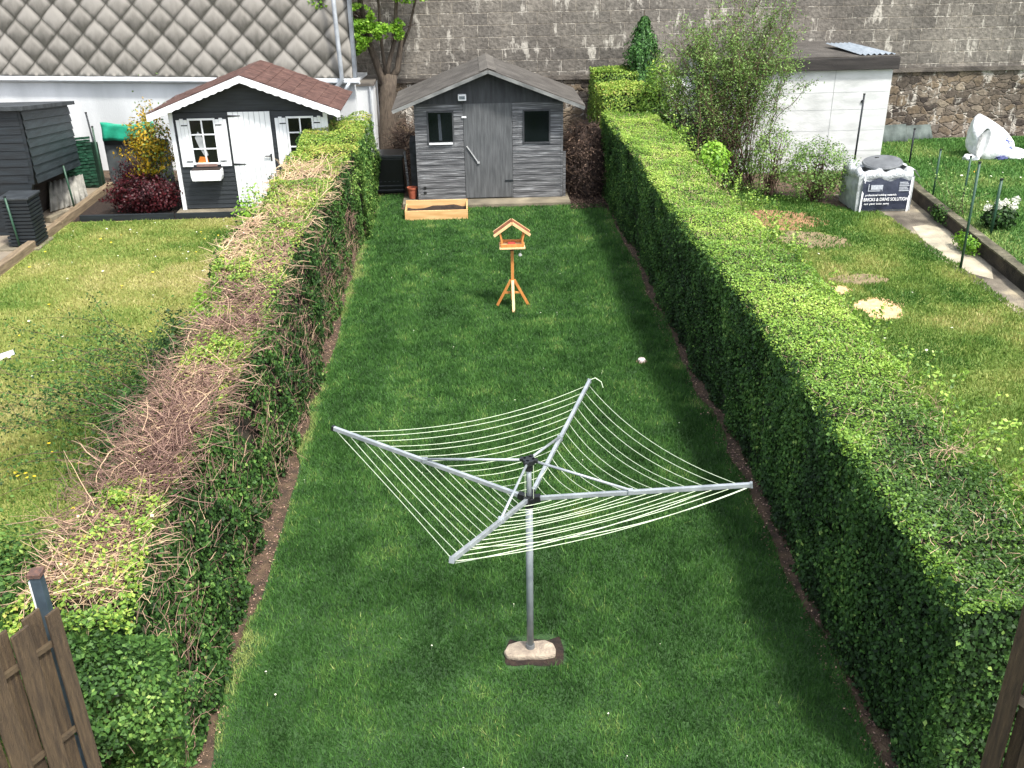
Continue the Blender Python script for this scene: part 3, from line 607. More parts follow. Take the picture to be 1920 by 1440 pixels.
# ---------------------------------------------------------------- playhouse (white and charcoal)
px0, px1, py, pz = -5.68, -2.70, 19.12, .12; pc = -4.19; PSL = .372; PZA = 2.66
ph = thing('playhouse', (pc, py, 0), 'charcoal garden summerhouse with white door, white shutters and brown shingle roof', 'summerhouse')
def prz(x): return PZA - abs(x - pc) * PSL
mb = MB(); mb.prism([(px0 + .02, pz), (px1 - .02, pz), (px1 - .02, prz(px1) - .06), (pc, PZA - .1), (px0 + .02, prz(px0) - .06)], py + .02, 20.75)
cladding(mb, px0 + .07, px1, py, pz, 1.985, .088); mb.build('wall', char, ph)
mb = MB(); mb.prism([(px0, 1.99), (px1, 1.99), (px1, prz(px1) - .05), (pc, PZA - .06), (px0, prz(px0) - .05)], py - .02, py + .018)
mb.box(px0, px1, py - .03, py - .021, 1.985, 2.0); mb.build('gable', char, ph)
MB().box(px0 - .01, px0 + .065, py - .03, py + .05, pz - .02, prz(px0) - .06).build('corner_trim', white, ph); MB().box(px1 - .065, px1 + .01, py - .03, py + .05, pz - .02, prz(px1) - .06).build('corner_trim', white, ph)
PRX = 1.80; e0, e1 = 18.78, 20.95
mb = MB()
for s in (-1, 1):
    xe = pc + s * PRX; ze = PZA + .02 - PRX * PSL; vs = [(pc, e0, PZA + .02), (xe, e0, ze), (xe, e1, ze), (pc, e1, PZA + .02)]
    mb.add(vs + [(x, y, z - .03) for x, y, z in vs], [(0, 1, 2, 3) if s < 0 else (3, 2, 1, 0), (4, 7, 6, 5) if s < 0 else (5, 6, 7, 4), (0, 4, 5, 1), (1, 5, 6, 2), (2, 6, 7, 3)])
    for r_ in range(8):      # shingle courses
        t0, t1_ = r_ / 8, (r_ + 1) / 8; xa, xb = pc + s * PRX * t0, pc + s * PRX * (t1_ + .012); za, zb = PZA + .024 - PRX * PSL * t0, PZA + .036 - PRX * PSL * (t1_ + .012)
        k_ = 15
        for j in range(k_):
            ya, yb = e0 - .01 + (e1 - e0 + .02) * j / k_, e0 - .01 + (e1 - e0 + .02) * (j + 1) / k_ - .012; dz = random.uniform(-.003, .004)
            mb.add([(xa, ya, za), (xb, ya, zb + dz), (xb, yb, zb + dz), (xa, yb, za), (xb, ya, zb - .012), (xb, yb, zb - .012)], [(0, 1, 2, 3) if s < 0 else (3, 2, 1, 0), (1, 4, 5, 2)])
pr = mb.build('roof', shingle, ph)
# scalloped white bargeboards
for s in (-1, 1):
    mb = MB(); n_ = 44; ln_ = PRX + .0; topv = []; lowv = []
    for i in range(n_ + 1):
        t = i / n_; x = pc + s * t * ln_; z = PZA + .015 - t * ln_ * PSL
        sc = abs(math.sin(t * math.pi * 13)) * .022 if i > 2 else .01
        topv.append((x, z)); lowv.append((x, z - .115 - sc))
    for i in range(n_):
        poly = [lowv[i], lowv[i + 1], topv[i + 1], topv[i]]
        if s < 0: poly = poly[::-1]
        mb.prism(poly, e0 - .035, e0 - .012)
    mb.build('bargeboard', white, pr)
# door
D0, D1, DZ0, DZ1 = -4.57, -3.77, .14, 1.97
mb = MB(); nb = 8
for i in range(nb): mb.box(D0 + (D1 - D0) * i / nb + .004, D0 + (D1 - D0) * (i + 1) / nb - .004, py - .045, py - .018, DZ0, DZ1)
do = mb.build('door', white, ph, .003); MB().box(D0 + .002, D1 - .002, py - .035, py - .0165, DZ0 + .003, DZ1 - .003).build('door_backing', M('groove_grey', '#8b9092', '#9ca1a3'), do)
for z in (1.90, .98, .22): 
    mb = MB(); mb.prism([(D0 - .01, z - .018), (D0 + .03, z - .018), (D0 + .24, z - .006), (D0 + .24, z + .006), (D0 + .03, z + .018), (D0 - .01, z + .018)], py - .055, py - .046); mb.build('hinge', black, do)
MB().box(D1 - .075, D1 - .045, py - .055, py - .046, 1.03, 1.17).beam((D1 - .06, py - .08, 1.13), (D1 - .17, py - .08, 1.13), .018, .02).build('handle', black, do)
# windows with shutters and flower box
def pwin(x0, x1, z0, z1, box):
    f = MB(); fr = .035
    f.box(x0 - fr, x1 + fr, py - .04, py - .016, z1, z1 + fr); f.box(x0 - fr, x1 + fr, py - .04, py - .016, z0 - fr, z0); f.box(x0 - fr, x0, py - .04, py - .016, z0, z1); f.box(x1, x1 + fr, py - .04, py - .016, z0, z1)
    xm = (x0 + x1) / 2; f.box(xm - .013, xm + .013, py - .038, py - .018, z0, z1)
    for k in (1, 2): zz = z0 + (z1 - z0) * k / 3; f.box(x0, xm - .0135, py - .036, py - .02, zz - .012, zz + .012); f.box(xm + .0135, x1, py - .036, py - .02, zz - .012, zz + .012)
    fo = f.build('window', white, ph)
    MB().box(x0, x1, py - .017, py - .0155, z0, z1).build('pane', glass, fo)
    if box:
        m2 = MB(); m2.add([(x0 + .06, py - .0178, 1.5), (x0 + .13, py - .0178, 1.62), (x0 + .2, py - .0178, 1.5), (x0 + .27, py - .0178, 1.16), (x0 + .2, py - .0178, 1.14), (x0 + .12, py - .0178, 1.3)], [(0, 5, 4, 3, 2, 1)]); m2.build('inner_shape', M('pale_thing_inside', '#8d9091', '#a9abab'), fo)
        m2 = MB(); m2.add([(x0 + .05, py - .0178, z0), (x0 + .26, py - .0178, z0), (x0 + .24, py - .0178, z0 + .11), (x0 + .1, py - .0178, z0 + .12)], [(0, 1, 2, 3)]); m2.build('inner_pot', M('orange_inside', '#b86a20', '#cc8232'), fo)
    for s, xa in ((-1, x0 - fr - .215), (1, x1 + fr + .005)):
        m = MB(); 
        for i in range(3):
            a0, a1 = xa + .07 * i + .002, xa + .07 * (i + 1) - .002; h1 = [.012, .035, .012][i]
            m.box(a0, a1, py - .045, py - .02, z0 - .07, z1 + h1)
        so = m.build('shutter', white, ph, .003); MB().box(xa + .003, xa + .207, py - .035, py - .0165, z0 - .06, z1).build('shutter_back', M('groove_grey2', '#8b9092', '#9ca1a3'), so)
        for z in (z1 - .09, z0 + .03): MB().box(xa + .09 if s < 0 else xa, xa + .21 if s < 0 else xa + .12, py - .052, py - .046, z - .01, z + .01).build('shutter_hinge', black, so)
pwin(-5.31, -4.86, 1.02, 1.83, True); pwin(-3.44, -2.99, 1.02, 1.83, False)
fbx = MB(); X0, X1 = -5.37, -4.79
fbx.prism([(X0 + .02, .72), (X1 - .02, .72), (X1, .80), (X1 + .0, .92), (X0, .92), (X0, .80)], py - .28, py - .05)
fo = fbx.build('flower_box', white, ph, .006); MB().box(X0 + .02, X1 - .02, py - .26, py - .07, .921, .935).build('box_soil', soil_dark, fo); MB().box(X0 + .08, X1 - .1, py - .05, py - .02, .95, 1.0).build('sill', M('brown_sill', '#7c6258', '#94786c', 12, .8), ph)
MB().box(px0 - .1, px1 + .1, 18.86, 20.9, .0, .10).build('base_slab', concrete, ph, .01)
MB().box(px0 - .1, px1 + .1, 18.80, 18.855, .0, .105).build('plinth_board', anthr, ph)
ke = tag(MB().box(-7.62, px0 - .12, 18.78, 18.84, 0, .12).build('edging_board', anthr, bevel=.006), 'dark plastic edging board in front of the maroon maple bed', 'edging')
sheet('flower_bed', [(-7.75, 18.8), (px0 - .1, 18.8), (px0 - .1, 21.9), (-7.9, 21.9)], .012, soil_dark, 'dark soil bed under the maple and yellow bush', 'flower bed')

# ---------------------------------------------------------------- left yard
for i in range(2):
    mb = MB(); y0, y1 = (15.2, 18.35) if i == 0 else (18.38, 21.4); mb.beam((-7.86, y0, .075), (-7.86, y1, .075), .13, .15); mb.beam((-7.99, y0 + .2, .05), (-7.99, y1 - .1, .05), .09, .08)
    tag(mb.build('sleeper_edging', sleeper, bevel=.01), ['old timber sleeper edging the left lawn, nearer length', 'old timber sleeper beside the maple bed, farther length'][i], 'sleeper', 'timber sleepers edging the left lawn')
# dark shed: front y 17.9, mono-pitch falling to the rear
ds = thing('dark_shed', (-9.4, 19.3, 0), 'black-blue boarded shed with flat dark roof at the left edge', 'shed')
fx, fy, bx, by = -7.93, 17.95, -8.28, 21.0; zf, zb_ = 2.28, 1.86; lx = -12.5
mb = MB(); mb.add([(lx, fy, .95), (fx - .03, fy, .95), (fx, fy, 1.25), (fx, fy, zf), (lx, fy, zf), (lx, by, .6), (bx, by, .6), (bx, by, zb_), (lx, by, zb_)],
                  [(0, 1, 2, 3, 4), (1, 6, 7, 3, 2), (6, 5, 8, 7), (5, 0, 4, 8), (0, 5, 6, 1)])
mb.build('wall', anthr, ds)
MB().box(lx, -8.62, fy + .12, by - .05, 0, .97).build('lower_wall', M('dark_brown_wood', '#1d1815', '#30271f', 6, .9, .3, 30, stretch=(1, .4, 5)), ds)
MB().add([(lx, fy - .002, 0), (-8.35, fy - .002, 0), (-8.0, fy - .002, .949), (lx, fy - .002, .949), (lx, fy + .1, 0), (-8.35, fy + .1, 0), (-8.0, fy + .1, .949), (lx, fy + .1, .949)], [(0, 1, 2, 3), (1, 5, 6, 2), (5, 4, 7, 6)]).build('lower_front', anthr, ds)
mb = MB(); nb = 8
for k in range(nb):        # side boards as thin proud lapped strips
    t0, t1_ = k / nb, (k + 1) / nb - .01
    z00, z01 = .96 + (zf - .98) * t0, .96 + (zf - .98) * t1_; zb0, zb1 = .62 + (zb_ - .64) * t0, .62 + (zb_ - .64) * t1_
    mb.add([(fx + .03, fy + .02, z00), (bx + .03, by, zb0), (bx + .008, by, zb1), (fx + .008, fy + .02, z01)], [(0, 1, 2, 3)])
mb.build('side_boards', M('side_boards', '#1e2529', '#2f383d', 4, .5, .2, 20, stretch=(1, .5, 5)), ds)
mb = MB()
for k in range(6, 15): mb.add([(lx, fy - .016, .12 + .145 * k), (fx - .05 if k > 6 else fx - .12, fy - .016, .12 + .145 * k), (fx - .05 if k > 6 else fx - .12, fy - .004, .12 + .145 * (k + 1) - .01), (lx, fy - .004, .12 + .145 * (k + 1) - .01)], [(0, 1, 2, 3)])
mb.build('front_boards', anthr, ds)
mb = MB(); vs = [(lx - .1, fy - .12, zf + .01), (fx + .1, fy - .12, zf + .01), (bx + .12, by + .1, zb_ + .0), (lx - .1, by + .1, zb_ + .0)]
mb.add(vs + [(x, y, z + .07) for x, y, z in vs], [(3, 2, 1, 0), (4, 5, 6, 7), (0, 1, 5, 4), (1, 2, 6, 5), (2, 3, 7, 6), (3, 0, 4, 7)]); mb.build('roof', M('dark_felt', '#2a2e30', '#44494b', 5, .9, .4, 60), ds)
# slatted composter
cp = thing('composter', (-8.03, 17.3, 0), 'dark slatted plastic compost bin below the black shed', 'compost bin')
mb = MB(); mb.box(-8.23, -7.80, 17.12, 17.58, .02, .88); mb.build('inner_bin', black, cp)
for k in range(13):
    z = .06 + k * .065; MB().box(-8.26, -7.77, 17.085, 17.118, z, z + .042).box(-7.798, -7.765, 17.12, 17.6, z, z + .042).build('slat', anthr, cp)
MB().box(-8.29, -7.74, 17.06, 17.62, .885, .93).build('lid', M('dark_lid', '#2c3033', '#3c4144', 8, .5), cp, .01)
MB().box(-8.45, -7.7, 16.95, 17.7, .004, .03).build('paving_slab', concrete, cp)
# stacked corrugated panel
cpn = thing('corrugated_sheet', (-8.3, 20, 0), 'weathered grey corrugated sheet leaning beside the black shed', 'panel')
V = []; p_a, p_b, p_c, p_d = Vector((-8.44, 19.45, .03)), Vector((-7.98, 20.35, .03)), Vector((-8.58, 20.0, .50)), Vector((-8.2, 20.85, .46)); nn = 36
nrm = (p_b - p_a).cross(p_c - p_a).normalized()
for i in range(nn + 1):
    t = i / nn; o_ = nrm * .02 * math.sin(t * math.pi * 14)
    V += [p_a.lerp(p_b, t) + o_, p_c.lerp(p_d, t) + o_]
MB().add(V, [(2 * i, 2 * i + 2, 2 * i + 3, 2 * i + 1) for i in range(nn)]).build('sheet', M('corrugated', '#74736c', '#9a988f', 5, .9, .4, stretch=(1, 1, 1)), cpn, smooth=True)
bpy.data.objects['sheet'].modifiers.new('s', 'SOLIDIFY').thickness = .012
tag(MB().beam((-8.22, 18.75, .06), (-8.05, 19.3, .06), .14, .12).build('stone_block', concrete, bevel=.02), 'small pale stone block lying beside the black compost bin', 'stone')
# screens
sc_ = thing('woven_screen', (-8.3, 21.5, 0), 'dark green woven screen fence between the black shed and yellow bush', 'fence')
mb = MB()
for k in range(16):
    z = .06 + k * .066; pts = []
    for i in range(13): t = i / 12; pts.append((-8.85 + .72 * t, 21.45 + .012 * math.sin(i * 2 + k % 2 * 3.1), z + .05 * t + .01 * math.sin(k)))
    for i in range(12): mb.beam(pts[i], pts[i + 1], .008, .05)
mb.build('strips', greennet, sc_)
mb = MB(); mb.box(-8.86, -8.0, 21.5, 21.51, 0.0, 1.0); mb.build('mesh_backing', M('green_mesh', '#12281d', '#1c3c2b', 30, .7), sc_)
dk = thing('dark_screen', (-7.6, 21.9, 0), 'dark grey panel below the turquoise tarpaulin', 'fence')
MB().box(-8.0, -6.6, 21.86, 21.89, 0, .95).build('panel', M('dark_sheet', '#2f3435', '#4b5152', 6, .8), dk); MB().box(-7.98, -6.62, 21.84, 21.859, .86, .96).build('top_rail', black, dk)
tp = thing('tarpaulin', (-7.4, 21.7, .8), 'turquoise tarpaulin stretched behind the yellow bush', 'tarpaulin')
V = []; 
for i in range(17):
    for j in range(6):
        t, s = i / 16, j / 5; V.append((-7.95 + 1.15 * t, 21.72 + .03 * math.sin(t * 17 + s * 5), 1.37 - .05 * math.sin(t * 3.1) - s * (.40 - .12 * t) + .012 * math.sin(9 * t)))
MB().add(V, [(i * 6 + j, i * 6 + j + 1, (i + 1) * 6 + j + 1, (i + 1) * 6 + j) for i in range(16) for j in range(5)]).build('cloth', tarpm, tp, smooth=True)
bpy.data.objects['cloth'].modifiers.new('s', 'SOLIDIFY').thickness = .006

def post(x, y, z, h, label, lean=(0, 0), r=.02, mat=None, ties=True, name='green_post', cat='post', grp='slim green garden posts'):
    o = thing(name, (x, y, z), label, cat, grp)
    MB().tube([(x, y, z - .02), (x + lean[0], y + lean[1], z + h)], r, 8).build('rod', mat or greenp, o, smooth=True)
    MB().tube([(x + lean[0], y + lean[1], z + h), (x + lean[0], y + lean[1], z + h + .02)], r * 1.25, 8).build('cap', black, o)
    return o
post(-8.06, 17.05, 0, .95, 'green post in front of the dark compost bin', (-.06, 0))
post(-8.0, 19.6, 0, .93, 'green post before the leaning corrugated sheet', (-.05, 0))
post(-7.97, 21.3, 0, 1.35, 'green post at the right end of the woven screen')
post(-8.04, 21.55, 0, 1.6, 'dark post leaning above the turquoise tarpaulin', (-.1, 0), mat=anthr)
post(7.88, 14.54, 0, 1.72, 'tallest green post, standing at the edge of the concrete path', (-.02, 0), r=.022)
post(9.05, 18.25, .2, .9, 'green post just behind the wall end by the printed bag')
post(9.22, 17.4, .2, .95, 'green post nearest the climbing plant on the raised lawn')
post(8.92, 15.7, .2, .95, 'green post in front of the white-flowering bush', r=.026)
post(8.34, 20.6, 0, 1.78, 'dark pole leaning before the white outbuilding', (.02, 0), r=.022, mat=anthr)
post(9.75, 21.0, .2, .75, 'short dark post in front of the corrugated sheets', mat=anthr)

# ---------------------------------------------------------------- right white outbuilding
ob = thing('white_outbuilding', (7.4, 21.3, 0), 'flat-roofed white-painted block outbuilding behind the printed bulk bag', 'outbuilding')
mb = MB(); mb.box(5.35, 9.2, 21.3, 24.1, 0, 2.19)
mb.build('wall', M('white_block_paint', '#b2b4b1', '#cfd0ce', 1.6, .8, .25, 18, stretch=(1, 1, 3)), ob)
mb = MB()
for z in (.45, .9, 1.35, 1.72): mb.box(5.36, 9.17, 21.2965, 21.2985, z, z + .006)
mb.box(7.95, 7.965, 21.296, 21.2982, 0, 2.18); mb.build('wall_joint', M('joint_grey', '#979a98', '#b0b2b0'), ob)
MB().tube([(8.62, 21.27, 1.52), (8.62, 21.31, 1.52)], .035, 10).build('pipe_hole', black, ob)
MB().box(5.3, 9.28, 21.18, 24.12, 2.195, 2.44).build('fascia', M('dark_fascia', '#262321', '#3a3633', 4, .85, .3, stretch=(.4, 1, 3)), ob, .01)
MB().box(5.32, 9.26, 21.22, 24.1, 2.444, 2.47).build('roof_felt', felt, ob)
# lower return at left, seen through the shrub
MB().box(4.6, 5.34, 22.4, 24.0, 0, 1.75).build('lean_to', white_wall, ob)
psh = MB(); V = []
for i in range(25):
    t = i / 24; o_ = .02 * math.sin(t * math.pi * 12)
    V += [(8.45 + .8 * t, 21.3 + .1 * t, 2.49 + o_), (8.2 + .6 * t, 22.8, 2.56 + o_)]
psh.add(V, [(2 * i, 2 * i + 2, 2 * i + 3, 2 * i + 1) for i in range(24)])
tag(psh.build('plastic_sheet', plastic), 'pale corrugated plastic sheet lying on the flat roof of the white outbuilding', 'plastic sheet')
for i, (x, y, zz, hh) in enumerate(((9.35, 23.2, .2, .34), (10.1, 23.5, .2, .26))):
    V = []; 
    for k in range(31):
        t = k / 30; o_ = .015 * math.sin(t * math.pi * 16); V += [(x + 1.3 * t, y + o_ - .02, zz), (x + 1.3 * t, y + .25 + o_, zz + hh + .05 * t)]
    o = MB().add(V, [(2 * k, 2 * k + 2, 2 * k + 3, 2 * k + 1) for k in range(30)]).build('corrugated_sheet', M('green_grey_sheet%d' % i, '#3f4844', '#5e6863', 4, .8, .4), smooth=True)
    o.modifiers.new('s', 'SOLIDIFY').thickness = .01
    tag(o, ['greenish corrugated sheet leaning at the stone wall beside the white outbuilding', 'grey corrugated sheet leaning at the stone wall, farther from the outbuilding'][i], 'sheet', 'corrugated sheets at the stone wall')
# low mossy wall
lw = thing('low_wall', (8.5, 14, 0), 'low dark mossy concrete wall along the right path', 'wall'); mb = MB(); cpz = MB()
for (xa, ya), (xb, yb) in zip(WA[:-1], WA[1:]):
    n_ = 10
    for i in range(n_):
        a_ = (xa + (xb - xa) * i / n_, ya + (yb - ya) * i / n_); b_ = (xa + (xb - xa) * (i + 1) / n_, ya + (yb - ya) * (i + 1) / n_)
        mb.beam((*a_, .12), (*b_, .12), .14, .24); cpz.beam((a_[0] + random.uniform(-.01, .01), a_[1], .257), (b_[0], b_[1] + .01, .257), .17 + random.uniform(-.02, .02), .03)
mb.build('wall', oldwall, lw); cpz.build('coping', M('mossy_coping', '#3d3b2c', '#68634f', 6, .95, .8, 40, c3='#8f8977', detail=9), lw)

# bulk bag with lid
bb = thing('bulk_bag', (7.98, 18.3, 0), 'printed white builder bulk bag standing at the end of the concrete path', 'bulk bag')
def bagmesh(x0, x1, y0, y1, z0, z1, seed=0, nx=14, amp=.03):
    mb = MB(); sides = []
    def P_(u, v, s):
        q = amp * (float(vn(u * 3 + s, v * 3, .5, 3 + s)) - .5) * 2 * (.3 + v); bul = .035 * math.sin(math.pi * v)
        if s == 0: return (x0 + (x1 - x0) * u, y0 - bul * math.sin(math.pi * u) + q, z0 + (z1 - z0) * v + (q * .8 if v > .9 else 0))
        if s == 1: return (x1 + bul * math.sin(math.pi * u) + q, y0 + (y1 - y0) * u, z0 + (z1 - z0) * v + (q * .8 if v > .9 else 0))
        if s == 2: return (x1 - (x1 - x0) * u, y1 + q, z0 + (z1 - z0) * v)
        return (x0 - bul * math.sin(math.pi * u) + q, y1 - (y1 - y0) * u, z0 + (z1 - z0) * v + (q * .8 if v > .9 else 0))
    for s in range(4):
        V = [P_(i / nx, j / 8, s) for i in range(nx + 1) for j in range(9)]; mb.add(V, [(i * 9 + j, (i + 1) * 9 + j, (i + 1) * 9 + j + 1, i * 9 + j + 1) for i in range(nx) for j in range(8)])
    return mb
mb = bagmesh(7.42, 8.50, 17.98, 18.85, 0.01, .70); mb.box(7.45, 8.47, 18.03, 18.8, .5, .58); mb.build('bag', M('shaded_woven_bag', '#8e9393', '#b4b8b7', 6, .6, .7, 16), bb, smooth=True)  # white cloth coloured greyer, the shading of its sides put into the colour
mb = MB(); V = [(7.50 + .94 * i / 16, 17.965 - .04 * math.sin(math.pi * i / 16) * math.sin(math.pi * (.06 + .88 * (j / 6))) - .022 + .008 * math.sin(i * 1.3 + j), .05 + (.58 - .03 * math.sin(i * .9)) * j / 6) for i in range(17) for j in range(7)]
mb.add(V, [(i * 7 + j, (i + 1) * 7 + j, (i + 1) * 7 + j + 1, i * 7 + j + 1) for i in range(16) for j in range(6)]); pn = mb.build('print_panel', bagp, bb, smooth=True)
mb = MB()
for i in range(60):        # folded-over plastic rim, puffed
    a = 2 * math.pi * i / 60
    def rp(a, rr, zz): 
        sq = 1 / max(abs(math.cos(a)), abs(math.sin(a))) ** .75
        return (7.96 + (.54 + rr) * sq * math.cos(a) * .98, 18.42 + (.43 + rr) * sq * math.sin(a), zz)
V = []
for i in range(60):
    a = 2 * math.pi * i / 60; w_ = .03 * math.sin(a * 9) + .02 * math.sin(a * 17 + 1)
    V += [rp(a, .0, .60 + w_), rp(a, .055, .66 + w_), rp(a, .03, .77 + w_), rp(a, -.05, .80 + w_), rp(a, -.13, .70)]
mb.add(V, [(i * 5 + j, ((i + 1) % 60) * 5 + j, ((i + 1) % 60) * 5 + j + 1, i * 5 + j + 1) for i in range(60) for j in range(4)]); mb.build('folded_rim', M('shiny_film', '#8f9496', '#c9cccd', 22, .25, 1.0, 30, detail=8), bb, smooth=True)
mb = MB()
for x in (7.50, 8.42): mb.beam((x, 17.93, .0), (x + .03, 17.95, .66), .035, .01, up=(0, 1, 0))
mb.build('strap', bagw, bb)
mb = MB(); mb.add([(8.30, 18.6, .78), (8.62, 18.45, .74), (8.66, 18.05, .60), (8.52, 18.0, .78), (8.35, 18.3, .84)], [(0, 1, 4), (1, 2, 3), (1, 3, 4)]); mb.build('loose_flap', bagw, bb)
ld = thing('round_lid', (7.97, 18.35, .8), 'round dark grey lid lying on the printed bulk bag', 'lid')
V = []; c0 = Vector((8.0, 18.38, .86)); tiltm = Matrix.Rotation(R(-6), 3, 'Y') @ Matrix.Rotation(R(6), 3, 'X')
prof = [(.0, .03), (.30, .03), (.33, .022), (.36, .024), (.375, .0), (.37, -.02), (0, -.02)]
for r_, z_ in prof: V += [c0 + tiltm @ Vector((r_ * math.cos(a), r_ * math.sin(a), z_)) for a in np.linspace(0, 2 * math.pi, 32, endpoint=False)]
MB().add(V, [(i * 32 + k, i * 32 + (k + 1) % 32, (i + 1) * 32 + (k + 1) % 32, (i + 1) * 32 + k) for i in range(6) for k in range(32)]).build('disc', lidm, ld, smooth=False)
MB().beam(c0 + Vector((-.07, .20, .05)), c0 + Vector((.0, .20, .05)), .03, .02).build('grip', black, ld)
def text(s, size, x, y, z, mat, parent, name='lettering', ext=.002, sx=1):
    cu = bpy.data.curves.new('t', 'FONT'); cu.body = s; cu.size = size; cu.extrude = ext; cu.offset = size * .012
    o = bpy.data.objects.new('t', cu); col.objects.link(o); bpy.context.view_layer.update()
    me = bpy.data.meshes.new_from_object(o.evaluated_get(bpy.context.evaluated_depsgraph_get())); bpy.data.objects.remove(o)
    me.transform(Matrix.Diagonal((sx, 1, 1, 1))); me.transform(Matrix.Rotation(R(90), 4, 'X')); off = wloc(parent); me.transform(Matrix.Translation(Vector((x, y, z)) - off))
    me.materials.clear(); return link(name, me, mat, parent)
wt = M('white_ink', '#e2e3e3', '#f0f0f0', 9, .6)
text('BRICKS & DRIVE SOLUTIONS', .088, 7.53, 17.89, .235, wt, bb, sx=.80)
text('professional building materials', .05, 7.55, 17.89, .335, wt, bb, sx=1.0)
text('sand  gravel  bricks  paving', .045, 7.55, 17.895, .165, wt, bb, sx=1.0)
mb = MB(); mb.box(7.60, 7.88, 17.905, 17.91, .42, .435); mb.box(7.60, 7.615, 17.905, 17.91, .436, .56); mb.box(7.65, 7.88, 17.905, 17.91, .45, .54)
mb.build('logo_block', M('pale_ink', '#9da2aa', '#b9bdc3', 30, .6), bb)
for k in range(6): MB().box(8.20, 8.40 - .02 * (k % 3), 17.912, 17.918, .41 + k * .032, .427 + k * .032).build('small_print', pale_ink2, bb)
# white sack heap at the wall
ws = thing('white_sack', (11.6, 21.4, .2), 'crumpled white bulk sack lying open on the raised lawn by the stone wall', 'sack')
def lump(c, r, seed, amp=.25, n=22, flat=.0):
    V = []; F = []
    for i in range(n + 1):
        th = math.pi * i / n
        for j in range(2 * n):
            a = 2 * math.pi * j / (2 * n); k = 1 + amp * (float(vn(math.cos(a) * 2 + 5 + seed, th * 2, .8, seed)) - .5) + .35 * amp * math.sin(a * 5 + th * 4 + seed) * math.sin(th)
            V.append((c[0] + r[0] * k * math.sin(th) * math.cos(a), c[1] + r[1] * k * math.sin(th) * math.sin(a), max(.21, c[2] + r[2] * k * math.cos(th))))
    for i in range(n):
        for j in range(2 * n): F.append((i * 2 * n + j, (i + 1) * 2 * n + j, (i + 1) * 2 * n + (j + 1) % (2 * n), i * 2 * n + (j + 1) % (2 * n)))
    return V, F
# upright loft leaning to a crumpled peak, gathered folds on its flanks
V = []; nu, rows = 40, 15
zs = np.linspace(0, 1, rows); cxs = np.interp(zs, [0, .3, .6, .85, 1], [11.78, 11.76, 11.62, 11.45, 11.36]); rxs = np.interp(zs, [0, .12, .35, .6, .8, .93, 1], [.40, .50, .50, .40, .26, .13, .02])
for j in range(rows):
    for i in range(nu):
        a = 2 * math.pi * i / nu; t = zs[j]
        k = 1 + (.05 + .07 * t) * math.sin(a * 5 + 3 * t) + .035 * math.sin(a * 11 + 9 * t) + .14 * (float(vn(math.cos(a) * 1.5 + 4, math.sin(a) * 1.5 + t * 3, .6, 2)) - .5)
        V.append((cxs[j] + rxs[j] * k * math.cos(a), 21.4 + rxs[j] * .72 * k * math.sin(a) + .04 * t, .21 + .94 * t + .02 * math.sin(a * 7) * (j > 0)))
MB().add(V, [(j * nu + i, j * nu + (i + 1) % nu, (j + 1) * nu + (i + 1) % nu, (j + 1) * nu + i) for j in range(rows - 1) for i in range(nu)]).build('sack_body', bagw, ws, smooth=True)
V = [(11.38 + .10 * math.cos(a) * (1 + .1 * math.sin(3 * a)) + .09 * math.sin(a), 21.06 - .05 * math.cos(a) + .10 * math.sin(a), .60 + .30 * math.sin(a) + .03 * math.cos(a)) for a in np.linspace(0, 2 * math.pi, 18, endpoint=False)]
V2 = [(x - .01, y + .02, z) for x, y, z in V]; MB().add(V + V2, [tuple(range(18)), tuple(reversed(range(18, 36)))] + [(i, (i + 1) % 18, (i + 1) % 18 + 18, i + 18) for i in range(18)]).build('sack_mouth', M('sack_inside', '#a3a6a4', '#c0c2c0', 6, .7, .5, 14), ws, smooth=True)
for L_ in (((12.25, 21.3, .28), (.28, .2, .15), 4, .5), ((12.65, 21.2, .24), (.22, .14, .07), 5, .6), ((11.2, 21.15, .24), (.16, .12, .09), 6, .5)): MB().add(*lump(*L_)).build('sack_fold', bagw, ws, smooth=True)
mb = MB()
for k in range(7): mb.beam((11.86 + .03 * (k % 2) + .02 * k, 21.11 - .004 * k, .74 - .05 * k), (11.97 + .03 * (k % 3) + .02 * k, 21.13, .70 - .05 * k), .018, .012, up=(0, 1, 0))
mb.build('blue_lettering', blue, ws)
MB().add(*lump((11.85, 21.1, .25), (.14, .08, .06), 3, .5)).build('blue_base_print', M('navy', '#2b3158', '#3a4270'), ws, smooth=True)

# ---------------------------------------------------------------- junk beside the grey shed
bx_ = thing('storage_box', (-1.72, 20.5, 0), 'black plastic storage box between the left hedge and the grey shed', 'storage box')
MB().box(-2.12, -1.38, 20.3, 20.85, .02, .74).build('body', M('glossy_black', '#0b0c0e', '#121418', 9, .35, .1), bx_, .015)
MB().box(-2.15, -1.35, 20.27, 20.9, .745, .82).build('lid', M('black_lid', '#26282b', '#34373a', 9, .35), bx_, .015)
mb = MB()
for z in (.08, .17): mb.box(-2.12, -1.38, 20.284, 20.297, z, z + .018)
for k in range(7): mb.box(-2.06 + k * .09, -2.02 + k * .09, 20.288, 20.297, .26, .272)
mb.build('trim', M('dark_trim', '#35393d', '#4a4e52'), bx_)
tag(MB().beam((-1.25, 19.95, 0), (-1.31, 20.0, .95), .04, .05).build('grey_stake', greywood), 'thin grey stake between the black storage box and the grey shed', 'stake')
tag(MB().box(-1.2, -1.07, 20.0, 20.6, 0, 1.15).build('leaning_board', M('dark_board', '#2e302f', '#44474a', 7, .85)), 'dark board standing against the left side of the grey shed', 'board')
mb = MB(); V = []
for r_, z_ in ((.07, .0), (.10, .2), (.11, .2), (.11, .23), (.085, .23), (.08, .12)): V += [(-1.17 + r_ * math.cos(a), 19.6 + r_ * math.sin(a), .08 + z_) for a in np.linspace(0, 2 * math.pi, 16, endpoint=False)]
